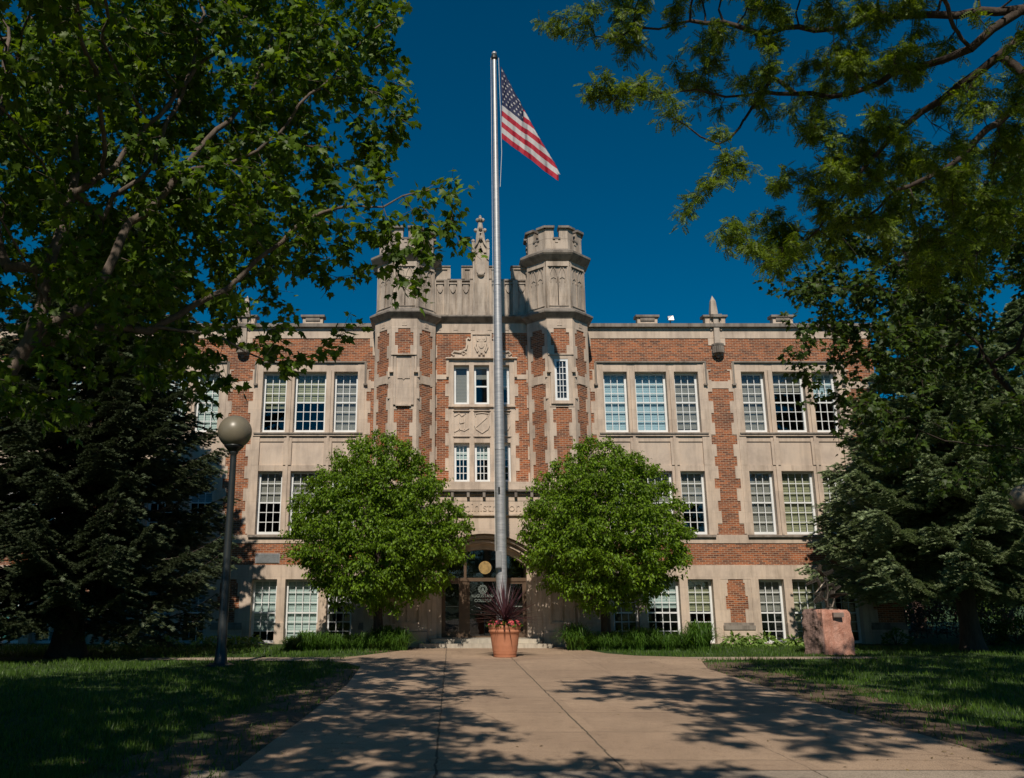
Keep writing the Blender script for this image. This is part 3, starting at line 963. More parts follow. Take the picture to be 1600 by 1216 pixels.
# roof of the block: sloping stone, cornice, brackets, lettering
er = MB()
er.fbox(GP, -HP - .06, HP + .06, zp(769), zp(765), -dep, .24, .05)
er.fbox(GP, -HP - .02, HP + .02, zp(773), zp(769), -dep, .14)
for q in range(15):
    s0 = -HP + .25 + q * (2 * HP - .5) / 14
    er.fbox(GP, s0 - .05, s0 + .05, zp(777.5), zp(767), 0, .20)
er.build('entrance_cornice', M['ledge'], bld)
wr = MB()
wr.fprism(((XC, PY), (1, 0), (0, -1)), [(-HP, zp(765)), (HP, zp(765)), (HP - .1, zp(765) + .3), (-HP + .1, zp(765) + .3)], -dep, -.02)
wr.build('entrance_weathering', M['stone'], bld)
ins = MB(); text_into(ins, 'Administration', GP, 0, zp(793), .46, .03, .06)
ins.fbox(GP, -1.75, 1.75, zp(783), zp(782), .02, .045); ins.fbox(GP, -1.75, 1.75, zp(804), zp(803), .02, .045)
ins.build('inscription', M['stone'], bld)
# doors
DY = PY + .85
GD = frame_xz(XC, DY)
zd_ = lambda y: ZL(y, DY)
xd = lambda px, y=940: XL(px, y, DY) - XC
z_step = .30
dtop, dlin = zd_(903), zd_(908)
fl = MB()
A, Bx = -hd - .02, hd + .02
bars = [(A, A + .10), (xd(720), xd(734)), (-xd(720) - .16, -xd(720)), (Bx - .10, Bx)]
for a, b in bars: fl.fbox(GD, a, b, z_step, dtop, -.10, 0.0)
fl.fbox(GD, A, Bx, dtop - .13, dtop, -.12, .03)
for a in (xd(727), -xd(727)): fl.fbox(GD, a - .05, a + .05, dtop, z_crown + .3, -.10, -.01)
fl.fbox(GD, A, Bx, z_step, z_step + .06, -.12, .04)
fl.build('door_frame', M['bronze_frame'], bld)
tg = MB(); tg.fbox(GD, A, Bx, dtop, z_crown + .35, -.06, -.05); tg.build('transom_glass', M['glass'], bld)
seal = MB(); seal.fprism(GD, [(xd(758, 887) + .24 * math.cos(q / 28 * 2 * PI), zd_(887) + .24 * math.sin(q / 28 * 2 * PI)) for q in range(28)], -.045, -.02)
seal.build('round_seal', simple('faded_gold_disc', (.30, .20, .07), .6, 0, .4, 9), bld)


def door(a, b, handle_side):
    d = MB(); z0, z1 = z_step + .06, dtop - .13
    d.fbox(GD, a, a + .07, z0, z1, -.07, -.01); d.fbox(GD, b - .07, b, z0, z1, -.07, -.01)
    d.fbox(GD, a + .07, b - .07, z0, z0 + .16, -.07, -.011); d.fbox(GD, a + .07, b - .07, z1 - .09, z1, -.07, -.011)
    o = d.build('door', M['bronze_frame'], bld)
    p = MB(); p.fbox(GD, a + .06, b - .06, z0 + .15, z1 - .08, -.045, -.038); p.build('pane', M['glass'], o)
    h = MB(); zz = z0 + 1.05
    h.tube([(XC + a + .10, DY - .07, zz), (XC + b - .10, DY - .07, zz)], .018, 6)
    h.tube([(XC + a + .10, DY - .07, zz), (XC + a + .10, DY - .0, zz)], .014, 6); h.tube([(XC + b - .10, DY - .07, zz), (XC + b - .10, DY, zz)], .014, 6)
    h.build('push_bar', M['letter'], o)
    return o


door(A + .10, xd(720), 1)
midw = (-xd(720) - .16 + 0 + xd(734)) / 2
door(-xd(720), Bx - .10, 1)
cp_ = MB(); cp_.fbox(GD, xd(734), -xd(720) - .16, z_step + .06, dtop - .13, -.05, -.04)
pane = cp_.build('centre_glass', M['glass'], bld)
lt = MB()
LS = .128
sc = 1.0 / (XL(771, 930, DY) - XL(770, 930, DY))
lx = xd(754.5, 930)
text_into(lt, 'AUGUSTANA', GD, lx, zd_(931.5), .15, -.036, -.030)
text_into(lt, 'COLLEGE', GD, lx, zd_(938.8), .15, -.036, -.030)
ez = zd_(921); r0 = 6.3 / sc
for r_ in (r0, r0 * .72):
    lt.fpath(GD, [(lx + r_ * math.cos(q / 24 * 2 * PI), ez + r_ * math.sin(q / 24 * 2 * PI)) for q in range(25)], .018, -.036, -.030)
for q in range(12):
    a = q / 12 * 2 * PI
    lt.fpath(GD, [(lx + r0 * math.cos(a), ez + r0 * math.sin(a)), (lx + r0 * 1.16 * math.cos(a), ez + r0 * 1.16 * math.sin(a))], .03, -.036, -.030)
lt.fpath(GD, [(lx, ez - r0 * .5), (lx, ez + r0 * .5)], .02, -.036, -.03)
for q in range(3):
    zz = ez + r0 * (.32 - .3 * q); wq = r0 * (.2 + .12 * q)
    lt.fpath(GD, [(lx - wq, zz - .03), (lx, zz + .02), (lx + wq, zz - .03)], .02, -.036, -.03)
lt.build('lettering', M['letter'], pane)
# vestibule behind the doors
ve = MB(); ve.fbox(GD, -hd - .3, hd + .3, 0, z_crown + .6, -3.2, -3.0); ve.fbox(GD, -hd - .4, -hd - .1, 0, z_crown + .6, -3, -.5); ve.fbox(GD, hd + .1, hd + .4, 0, z_crown + .6, -3, -.5)
ve.fbox(GD, -hd - .3, hd + .3, z_crown + .5, z_crown + .7, -3, -.4); ve.fbox(GD, -hd - .3, hd + .3, 0, .28, -3, -.2)
ve.build('vestibule', M['dark'], bld)
st = MB()
st.fbox(GP, -hd - .75, hd + .75, 0, .155, -.9, .75); st.fbox(GP, -hd - .35, hd + .35, .155, .30, -.9, .38)
st.build('entrance_steps', mat_stone('step_stone', (.50, .45, .37), .5, bw=1.4, bh=3), bld)

brick.build('brick_wall', M['brick'], bld)
stone.build('stone_dressing', M['stone'], bld)
trim.build('turret_quoins', M['stone'], bld)
# wall vent and floodlight
vt = MB(); x0, x1 = XL(399, 872, WY), XL(437, 872, WY)
vt.fbox(GW, x0, x1, ff(880), ff(865), -.02, .02)
for q in range(9):
    z = ff(880) + .03 + q * (ff(865) - ff(880) - .06) / 8
    vt.fbox(GW, x0 + .04, x1 - .04, z - .014, z + .01, .01, .05)
vt.build('wall_vent', simple('grey_vent', (.30, .32, .33), .5, .3), bld)
fx = XL(1048, 499, WY)
fd = MB(); fd.tube([(fx, WY + .1, z_top), (fx, WY + .1, z_top + .2)], .03, 6)
fd.hexa([(fx - .13, WY - .12, z_top + .12), (fx + .10, WY - .16, z_top + .10), (fx + .10, WY + .1, z_top + .14), (fx - .12, WY + .12, z_top + .18),
         (fx - .15, WY - .10, z_top + .28), (fx + .07, WY - .12, z_top + .31), (fx + .07, WY + .1, z_top + .30), (fx - .12, WY + .1, z_top + .28)])
fd.build('floodlight', simple('floodlight_housing', (.26, .26, .26), .3, .3), bld)
# ================================================================== growing trees
def colonize(start, attr, step, infl, kill, iters=260, trop=(0, 0, .05), seed=1, wob=.12):
    """grow branches from the start polyline(s) towards the attraction points. returns nodes, parents"""
    g = np.random.default_rng(seed)
    nodes = [np.array(p, float) for p, _ in start]; par = [q for _, q in start]
    A = np.array(attr, float)
    nd = np.full(len(A), 1e9); ni = np.zeros(len(A), int)

    def upd(i0):
        nonlocal nd, ni
        arr = np.array(nodes[i0:])
        for c in range(0, len(arr), 64):
            d = np.linalg.norm(A[:, None] - arr[None, c:c + 64], axis=2)
            j = d.argmin(1); dm = d[np.arange(len(A)), j]
            m = dm < nd
            nd[m] = dm[m]; ni[m] = j[m] + i0 + c
    upd(0)
    trop = np.array(trop)
    used = {}
    for it in range(iters):
        live = nd > kill
        A = A[live]; nd = nd[live]; ni = ni[live]
        if not len(A): break
        near = nd < infl
        if not near.any():
            near = nd <= nd.min() * 1.05
        ii = ni[near]
        dv = A[near] - np.array([nodes[i] for i in ii])
        dv /= np.linalg.norm(dv, axis=1)[:, None] + 1e-9
        acc = {}
        for i, v in zip(ii, dv): acc[i] = acc.get(i, 0) + v
        i0 = len(nodes)
        for i, v in acc.items():
            l = np.linalg.norm(v)
            if l < 1e-3: continue
            v = v / l + trop + g.normal(0, wob, 3); v /= np.linalg.norm(v)
            c = used.get(i, [])
            if any(np.dot(v, u) > .97 for u in c): 
                if len(c) > 3: continue
                v = v + g.normal(0, .35, 3); v /= np.linalg.norm(v)
            if len(c) > 4: continue
            used.setdefault(i, []).append(v)
            nodes.append(nodes[i] + v * step); par.append(i)
        if len(nodes) == i0: 
            # drop stuck attractors
            bad = near; A = A[~bad]; nd = nd[~bad]; ni = ni[~bad]
            continue
        upd(i0)
    return np.array(nodes), np.array(par)


def radii(nodes, par, tip, expo=2.3, rmax=None):
    n = len(nodes); acc = np.zeros(n); kids = np.zeros(n, int)
    for i in range(n - 1, -1, -1):
        if acc[i] == 0: acc[i] = tip ** expo
        if par[i] >= 0: acc[par[i]] += acc[i]; kids[par[i]] += 1
    r = acc ** (1 / expo)
    if rmax: r = np.minimum(r, rmax)
    return r, kids


def branch_mesh(name, nodes, par, r, mat, parent, minr=0.0, wig=0.0):
    """every edge a tapered tube; children share the ring orientation of their own direction"""
    n = len(nodes)
    d = np.zeros((n, 3))
    for i in range(n):
        p = par[i]
        d[i] = nodes[i] - nodes[p] if p >= 0 else (0, 0, 1)
    d /= np.linalg.norm(d, axis=1)[:, None] + 1e-9
    ref = np.where(np.abs(d[:, 2:3]) < .95, np.array([[0, 0, 1.]]), np.array([[1., 0, 0]]))
    u = np.cross(ref, d); u /= np.linalg.norm(u, axis=1)[:, None] + 1e-9
    w = np.cross(d, u)
    V = []; Fc = []; base = 0
    for lo, hi, k in ((.05, 9, 9), (.018, .05, 6), (minr, .018, 3)):
        sel = [i for i in range(n) if par[i] >= 0 and lo <= r[i] < hi]
        if not sel: continue
        sel = np.array(sel); p = par[sel]
        an = np.arange(k) * 2 * PI / k
        ca, sa = np.cos(an)[None, :, None], np.sin(an)[None, :, None]
        U, W = u[sel][:, None], w[sel][:, None]
        r0 = np.minimum(r[p], r[sel] * 1.25)[:, None, None]; r1 = r[sel][:, None, None]
        a = nodes[p][:, None] + (U * ca + W * sa) * r0
        b = nodes[sel][:, None] + (U * ca + W * sa) * r1 + d[sel][:, None] * r1 * .4
        V.append(np.concatenate([a, b], 1).reshape(-1, 3))
        m = len(sel); idx = base + np.arange(m)[:, None] * 2 * k
        j = np.arange(k)[None]; j2 = (j + 1) % k
        Fc.append(np.stack([idx + j, idx + j2, idx + k + j2, idx + k + j], -1).reshape(-1, 4))
        base += m * 2 * k
    return np_mesh(name, np.concatenate(V), np.concatenate(Fc), mat, parent, smooth=True)


def trunk_mesh(name, pts, rad, mat, parent, n=16, flare=1.5, lump=.06, seed=3):
    g = np.random.default_rng(seed)
    pts = [np.array(p, float) for p in pts]
    # resample
    P2 = []; R2 = []
    for i in range(len(pts) - 1):
        k = max(2, int(np.linalg.norm(pts[i + 1] - pts[i]) / .18))
        for j in range(k):
            t = j / k; P2.append(pts[i] * (1 - t) + pts[i + 1] * t); R2.append(rad[i] * (1 - t) + rad[i + 1] * t)
    P2.append(pts[-1]); R2.append(rad[-1])
    mb = MB(); ph = g.uniform(0, 6, 5)
    rings = []
    for p, r in zip(P2, R2):
        h = p[2] - P2[0][2]
        f = 1 + (flare - 1) * math.exp(-max(h, 0) / .35)
        rings.append([(p[0] + r * f * (1 + lump * math.sin(3 * a + ph[0] + h) + lump * .7 * math.sin(7 * a + ph[1] - h * 2) * (1 + f * .4)) * math.cos(a),
                       p[1] + r * f * (1 + lump * math.sin(3 * a + ph[0] + h) + lump * .7 * math.sin(7 * a + ph[1] - h * 2)) * math.sin(a), p[2])
                      for a in [2 * PI * q / n for q in range(n)]])
    mb.rings(rings)
    return mb.build(name, mat, parent, smooth=True)


# leaf templates, local x across, y along the leaf, z normal
def tmpl_maple():
    o = [(0, 0), (.22, -.03), (.42, .02), (.36, .16), (.62, .30), (.40, .36), (.44, .56), (.22, .50), (.16, .66), (0, 1.0),
         (-.16, .66), (-.22, .50), (-.44, .56), (-.40, .36), (-.62, .30), (-.36, .16), (-.42, .02), (-.22, -.03)]
    v = [(x, y, -.22 * abs(x) - .10 * y * y) for x, y in o] + [(0, .32, .02)]
    c = len(o)
    f = [(i, (i + 1) % c, c) for i in range(c)]
    return np.array(v), np.array(f)


def tmpl_simple():
    v = [(0, 0, 0), (.27, .35, -.05), (.18, .72, -.12), (0, 1, -.22), (-.18, .72, -.12), (-.27, .35, -.05), (0, .5, .04)]
    return np.array(v), np.array([(0, 1, 6), (1, 2, 6), (2, 3, 6), (3, 4, 6), (4, 5, 6), (5, 0, 6)])


def tmpl_frond(n=6):
    v = []; f = []
    for i in range(n):
        y = .12 + .86 * i / n; l = .30 * (1 - .55 * abs(i / n - .35)); z = -.25 * y * y
        for s in (-1, 1):
            b = len(v)
            v += [(0, y, z), (s * l * .5, y - .01, z - .01), (s * l, y + .10, z - .05), (s * l * .45, y + .12, z - .02)]
            f += [(b, b + 1, b + 2), (b, b + 2, b + 3)]
    b = len(v)
    v += [(-.008, 0, 0), (.008, 0, 0), (0, 1, -.25)]; f += [(b, b + 1, b + 2)]
    return np.array(v), np.array(f)


def leaves(name, pos, out, size, mat, parent, tmpl, droop=.7, seed=5, jit=.5, flat=.7, sizevar=.3, face=None):
    """pos (N,3) attach points; out (N,3) outward direction"""
    g = np.random.default_rng(seed)
    n = len(pos)
    tip = out * .7 + np.array([0, 0, -droop]) + g.normal(0, jit, (n, 3))
    tip /= np.linalg.norm(tip, axis=1)[:, None]
    nm = np.array([0, 0, 1.]) * flat + out * .35 + g.normal(0, .45, (n, 3))
    if face is not None: nm += np.array(face)
    nm -= tip * (nm * tip).sum(1)[:, None]; nm /= np.linalg.norm(nm, axis=1)[:, None] + 1e-9
    sd = np.cross(tip, nm)
    s = size * (1 + g.uniform(-sizevar, sizevar, n))[:, None, None]
    tv, tf = tmpl
    V = (sd[:, None] * tv[None, :, 0:1] + tip[:, None] * tv[None, :, 1:2] + nm[:, None] * tv[None, :, 2:3]) * s + pos[:, None]
    Fc = tf[None] + (np.arange(n) * len(tv))[:, None, None]
    return np_mesh(name, V.reshape(-1, 3), Fc.reshape(-1, tf.shape[1]), mat, parent)


def blob_points(blobs, dens, seed=2, hollow=0.0, clump=None):
    """blobs: (cx,cy,cz,rx,ry,rz); points inside their union"""
    g = np.random.default_rng(seed); out = []
    for bl in blobs:
        cx, cy, cz, rx, ry, rz = bl[:6]; w = bl[6] if len(bl) > 6 else 1
        n = max(4, int(4.19 * rx * ry * rz * dens * w))
        d = g.normal(0, 1, (n, 3)); d /= np.linalg.norm(d, axis=1)[:, None]
        r = (hollow ** 3 + (1 - hollow ** 3) * g.uniform(0, 1, n)) ** (1 / 3)
        out.append(np.array([cx, cy, cz]) + d * r[:, None] * np.array([rx, ry, rz]))
    return np.concatenate(out)


def add_twigs(nodes, par, r, thr, k, length, tip, seed, droop=.1, spread=.9):
    """short side shoots on the thin branches"""
    g = np.random.default_rng(seed)
    sel = np.where((r < thr) & (par >= 0))[0]
    sel = np.repeat(sel, k)
    sel = sel[g.uniform(0, 1, len(sel)) < .85]
    d = nodes[sel] - nodes[par[sel]]; d /= np.linalg.norm(d, axis=1)[:, None] + 1e-9
    v = d * .6 + g.normal(0, spread, (len(sel), 3)) * np.array([1, 1, .6]); v /= np.linalg.norm(v, axis=1)[:, None]
    L = (length * g.uniform(.5, 1.3, len(sel)))[:, None]
    n0 = len(nodes)
    a = nodes[sel] + v * L * .5
    b = a + (v + np.array([0, 0, -droop])) * L * .5
    N2 = np.concatenate([nodes, a, b])
    P2 = np.concatenate([par, sel, n0 + np.arange(len(sel))])
    R2 = np.concatenate([r, np.full(len(sel), tip * .8), np.full(len(sel), tip * .6)])
    return N2, P2, R2, np.arange(n0, len(N2))


def twig_leaf_sites(nodes, par, r, thr, per, spread, centre, seed):
    g = np.random.default_rng(seed)
    sel = np.arange(len(nodes))[centre] if centre is not None else np.where((r < thr) & (par >= 0))[0]
    sel = np.repeat(sel, per)
    t = g.uniform(0, 1, len(sel))[:, None]
    p = nodes[sel] * t + nodes[par[sel]] * (1 - t)
    d = nodes[sel] - nodes[par[sel]]; d /= np.linalg.norm(d, axis=1)[:, None] + 1e-9
    off = g.normal(0, 1, (len(sel), 3)); off /= np.linalg.norm(off, axis=1)[:, None]
    out = off * .8 + d * .6
    out[:, 2] *= .5
    out /= np.linalg.norm(out, axis=1)[:, None]
    return p + off * spread * g.uniform(.2, 1, (len(sel), 1)), out


def deciduous(name, label, base, trunk_pts, trunk_r, blobs, dens, step, infl, kill, leaf, size, per, spread, mat, bark,
              tmpl, thr=.02, tip=.006, seed=1, droop=.7, flat=.7, trop=(0, 0, .04), hollow=.25, group=None, expo=2.3, extra_start=None, jit=.5, rmax=.3, cat='tree', clip=None, wob=.12, tw=2, twl=.3):
    t = empty(name, base)
    tag(t, label, cat, group)
    pts = [Vector(base)] + [Vector(p) for p in trunk_pts]
    trunk_mesh('trunk', pts, trunk_r, bark, t, seed=seed)
    start = []
    q = []
    for i in range(len(pts) - 1):
        k = max(1, int((pts[i + 1] - pts[i]).length / step))
        for j in range(k): q.append(pts[i].lerp(pts[i + 1], j / k))
    q.append(pts[-1])
    lo = max(0, int(len(q) * .45))
    st = [(q[lo], -1)] + [(p, i) for i, p in enumerate(q[lo + 1:])]
    limbs = []
    for pl, ra, rb in (extra_start or []):
        # attach the limb to the nearest point already standing
        pl = [Vector(p) for p in pl]
        best = min(range(len(st)), key=lambda i: (Vector(st[i][0]) - pl[0]).length)
        seq = [Vector(st[best][0])] + pl
        tot = sum((seq[i + 1] - seq[i]).length for i in range(len(seq) - 1)); run = 0; last = best
        for i in range(len(seq) - 1):
            k = max(1, int((seq[i + 1] - seq[i]).length / step))
            for j in range(1, k + 1):
                p = seq[i].lerp(seq[i + 1], j / k) + Vector((math.sin(i * 3 + j * 1.1), math.cos(i + j * 1.7), math.sin(j * 1.3 + i))) * .025
                st.append((p, last)); last = len(st) - 1
                run += (seq[i + 1] - seq[i]).length / k
                limbs.append((last, ra + (rb - ra) * run / tot))
    at = blob_points(blobs, dens, seed, hollow)
    nodes, par = colonize(st, at, step, infl, kill, seed=seed, trop=trop, wob=wob)
    r, kids = radii(nodes, par, tip, expo, rmax)
    for i_, v_ in limbs: r[i_] = max(r[i_], v_)
    nodes, par, r, tws = add_twigs(nodes, par, r, thr, tw, twl, tip, seed + 1)
    br = branch_mesh('branches', nodes, par, r, bark, t)
    pos, out = twig_leaf_sites(nodes, par, r, thr, per, spread, tws, seed + 3)
    if clip is not None:
        m = clip(pos); pos, out = pos[m], out[m]
    cr = leaves(leaf, pos, out, size, mat, t, tmpl, droop, seed + 9, jit, flat)
    print(label[:30], 'nodes', len(nodes), 'leaves', len(pos))
    return t


def BP(px, py, Y, rpx, rpy, ry, w=1):
    """crown lobe surveyed at depth Y: radii given as apparent size there"""
    c = P(px, py, Y)
    d = Y * math.cos(PITCH) + (c.z - EYE) * math.sin(PITCH)
    return (c.x, c.y, c.z, rpx / F_PX * d, ry, rpy / F_PX * d, w)


TM, TS, TF = tmpl_maple(), tmpl_simple(), tmpl_frond()

# ---- big maple on the left, limbs rising from a fork outside the frame
mx, my = -5.9, 9.0
deciduous('maple_tree', 'large maple on the left lawn whose leafy limbs spread across the upper left', (mx, my, 0),
          [(mx + .1, my, 1.6), (mx + .35, my + .05, 2.9), (mx + .7, my, 4.0)], [.26, .23, .2, .13],
          [BP(120, 120, 10, 190, 150, 2.0), BP(330, 130, 10.5, 190, 150, 1.8), BP(520, 90, 10.2, 130, 120, 1.2), BP(590, 40, 9.8, 75, 60, .7, 1.5),
           BP(600, 150, 10, 78, 45, .6, 1.6), BP(540, 205, 10.2, 90, 60, .8), BP(90, 330, 10, 170, 150, 1.8), BP(300, 350, 10.5, 160, 130, 1.5),
           BP(480, 330, 10, 120, 90, 1.0), BP(630, 310, 9.8, 85, 42, .55, 1.8), BP(700, 290, 9.6, 32, 28, .3, 2.5), BP(655, 385, 9.8, 60, 40, .4, 2.2), BP(630, 440, 9.8, 50, 45, .4, 2.8), BP(690, 385, 9.7, 34, 36, .3, 3), BP(645, 355, 9.8, 60, 40, .4, 2.2), BP(560, 420, 9.9, 85, 50, .6, 1.3),
           BP(540, 505, 9.7, 70, 36, .4, 2.4), BP(455, 560, 9.5, 75, 42, .4, 2.1), BP(400, 500, 9.8, 90, 55, .6, 1.3), BP(180, 500, 9.5, 160, 110, 1.3), BP(300, 590, 9.3, 100, 55, .6, 1.1), BP(60, 620, 9.0, 100, 80, .9),
           (-6.5, 6.5, 7.5, 3.6, 3.2, 2.6, .6), (-3.0, 5.0, 8.3, 2.6, 2.2, 1.8, .8), (-2.0, 3.2, 8.3, 2.2, 1.9, 1.1, 1.3), (-8.5, 10, 7.0, 2.6, 3, 3.0, .6), (-4.5, 11, 11.0, 4.0, 3.0, 2.2, .6), (-5, 12.5, 8, 3.5, 1.5, 3, .6)],
          9.0, .20, 1.3, .29, 'leaves', .104, 4, .11, M['maple'], M['bark'], TM, thr=.012, tip=.0042, seed=21, droop=.75, hollow=.15, tw=3, twl=.34, extra_start=[
           ([P(5, 612, 9.0), P(46, 530, 9.1), P(85, 400, 9.3), P(112, 306, 9.6), P(118, 215, 9.8), P(85, 110, 10), P(80, 30, 10.2)], .085, .024),
           ([P(112, 306, 9.6), P(145, 290, 9.6), P(178, 256, 9.7), P(230, 197, 9.9), P(280, 141, 10), P(349, 66, 10.2), P(400, 5, 10.3)], .042, .015),
           ([P(50, 528, 9.2), P(131, 476, 9.4), P(178, 398, 9.6), P(204, 345, 9.8), P(243, 316, 9.9), P(283, 273, 10), P(316, 223, 10.2), P(362, 190, 10.3), P(410, 110, 10.5), P(440, 20, 10.7)], .07, .016),
           ([P(160, 345, 10.1), P(180, 310, 10.1), P(240, 255, 10.2), P(262, 190, 10.3), P(300, 110, 10.4), P(318, 20, 10.4)], .035, .014),
           ([P(66, 545, 9.0), P(148, 508, 9.2), P(230, 515, 9.4), P(330, 466, 9.6), P(420, 395, 9.8), P(500, 330, 9.9), P(600, 320, 9.9), P(690, 290, 9.7)], .055, .009),
           ([P(230, 515, 9.4), P(324, 518, 9.5), P(379, 546, 9.6), P(450, 572, 9.6)], .024, .008),
           ([P(283, 273, 10), P(400, 240, 10), P(520, 115, 10.1), P(610, 20, 10.1)], .024, .008),
           ([P(10, 420, 9.2), P(-20, 300, 9.3), P(5, 160, 9.5), P(12, 40, 9.7)], .05, .02)])

# ---- honey locust reaching in from the right
lx_, ly_ = 8.2, 6.4
deciduous('locust_tree', 'honey locust reaching in from the upper right with feathery leaves on arching limbs', (lx_, ly_, 0),
          [(lx_ + .1, ly_, 2.2), (lx_ - .1, ly_ + .1, 4.2), (lx_ - .8, ly_ + .3, 5.8)], [.24, .2, .18, .14],
          [BP(880, 35, 8.2, 30, 16, .3, 4), BP(950, 60, 8.2, 50, 22, .4, 2.2), BP(1020, 25, 8.2, 110, 34, .7, 1.2), BP(930, 148, 8.0, 42, 16, .3, 3.2), BP(1010, 140, 8.1, 55, 26, .4, 2.2), BP(1100, 95, 8.2, 70, 65, .6, 1.5),
           BP(1050, 190, 8.2, 24, 14, .2, 4), BP(1110, 220, 8.2, 48, 22, .3, 2.4), BP(1150, 265, 8.2, 34, 30, .3, 2.2), BP(1180, 150, 8.2, 60, 50, .6), BP(1080, 325, 8.2, 26, 16, .2, 3.6), BP(1130, 355, 8.2, 40, 32, .4, 2.2),
           BP(1200, 400, 8.2, 60, 60, .6, 1.3), BP(1240, 250, 8, 70, 60, .7), BP(1235, 335, 8.2, 75, 50, .6, 1.3), BP(1260, 80, 8, 100, 80, 1.0), BP(1420, 60, 7.6, 130, 60, 1.0, 1.1), BP(1380, 200, 7.8, 120, 80, 1.0, 1.0), BP(1330, 330, 8, 110, 80, .9, .9),
           BP(1480, 330, 7.6, 110, 90, 1.0, .9), BP(1560, 180, 7.4, 80, 100, 1.0, 1.2), BP(1570, 330, 8, 60, 90, 1.0, 1.1), BP(1460, 420, 8.4, 110, 55, .8, 1.0),
           (5.0, 4.6, 8.0, 2.2, 2.2, 1.2, .4), (3.6, 2.6, 8.4, 1.7, 1.6, .8, .5), (9.5, 7.5, 8.2, 2.6, 2.8, 1.8, .35), (4.0, 7.5, 9.6, 3.0, 2.6, 1.1, .4)],
          20.0, .15, 1.3, .20, 'leaves', .100, 9, .05, M['locust'], M['bark_dark'], TF, thr=.010, tip=.0040, seed=34, droop=.55, trop=(0, 0, -.02), hollow=.1, flat=.5, jit=.6, wob=.30, clip=lambda p: ~((p[:, 0] > 4.6) & (np.sin(p[:, 0] * 5.3 + p[:, 2] * 4.1) + np.sin(p[:, 1] * 6.1 - p[:, 2] * 3.3) > .8)), tw=3, twl=.20, extra_start=[
           ([P(1640, 22, 7.0), P(1560, 18, 7.2), P(1460, 20, 7.5), P(1370, 22, 7.8), P(1300, 45, 8.0), P(1180, 48, 8.2), P(1100, 35, 8.3), P(1010, 42, 8.3), P(930, 60, 8.3)], .062, .007),
           ([P(1640, 30, 7.0), P(1585, 70, 7.1), P(1530, 105, 7.3), P(1480, 150, 7.5), P(1440, 170, 7.7), P(1400, 215, 7.8), P(1350, 260, 8.0), P(1310, 320, 8.2), P(1240, 390, 8.3)], .05, .007),
           ([P(1585, 25, 7.1), P(1520, 75, 7.3), P(1470, 95, 7.5), P(1400, 110, 7.8), P(1330, 150, 8.0), P(1240, 150, 8.2), P(1110, 145, 8.3), P(1000, 140, 8.3)], .045, .007),
           ([P(1620, 150, 7.2), P(1540, 200, 7.2), P(1480, 260, 7.4), P(1400, 300, 7.6), P(1340, 345, 7.9)], .05, .012),
           ([P(1240, 150, 8.2), P(1210, 120, 8.3), P(1185, 150, 8.4), P(1158, 200, 8.4), P(1120, 225, 8.3), P(1050, 185, 8.3)], .025, .008)])

# ---- second maple on the right, behind the locust
rx_, ry_ = 12.4, 15.5
deciduous('maple_tree', 'dark leaved maple on the right lawn standing in front of the spruce', (rx_, ry_, 0),
          [(rx_, ry_, 1.8), (rx_ - .2, ry_, 3.2), (rx_ - .6, ry_, 4.6)], [.25, .21, .19, .14],
          [BP(1240, 470, 14, 50, 34, .6, 1.6), BP(1290, 420, 14.2, 85, 60, 1.0), BP(1250, 545, 14, 48, 34, .5, 1.8), BP(1290, 600, 14.2, 65, 40, .7, 1.2), BP(1340, 665, 14.3, 62, 36, .7, 1.3), BP(1305, 688, 14.2, 28, 20, .3, 2.2),
           BP(1400, 380, 14.8, 140, 110, 1.6), BP(1400, 520, 14.8, 130, 110, 1.6), BP(1420, 660, 14.6, 110, 70, 1.2), BP(1530, 450, 15.2, 110, 140, 1.8, .8), BP(1560, 620, 15.2, 90, 110, 1.6, .8), BP(1530, 735, 15, 90, 40, .9),
           (12.8, 15.6, 9.4, 3.4, 2.6, 1.7, .8), (14.5, 14, 7.2, 2.6, 2.6, 2.0, .5), (12, 12.5, 7.6, 2.8, 1.6, 1.4, .5)],
          5.5, .25, 1.9, .38, 'leaves', .098, 5, .14, M['maple2'], M['bark_dark'], TM, thr=.015, tip=.0055, seed=52, droop=.7, hollow=.15, tw=4, twl=.42)

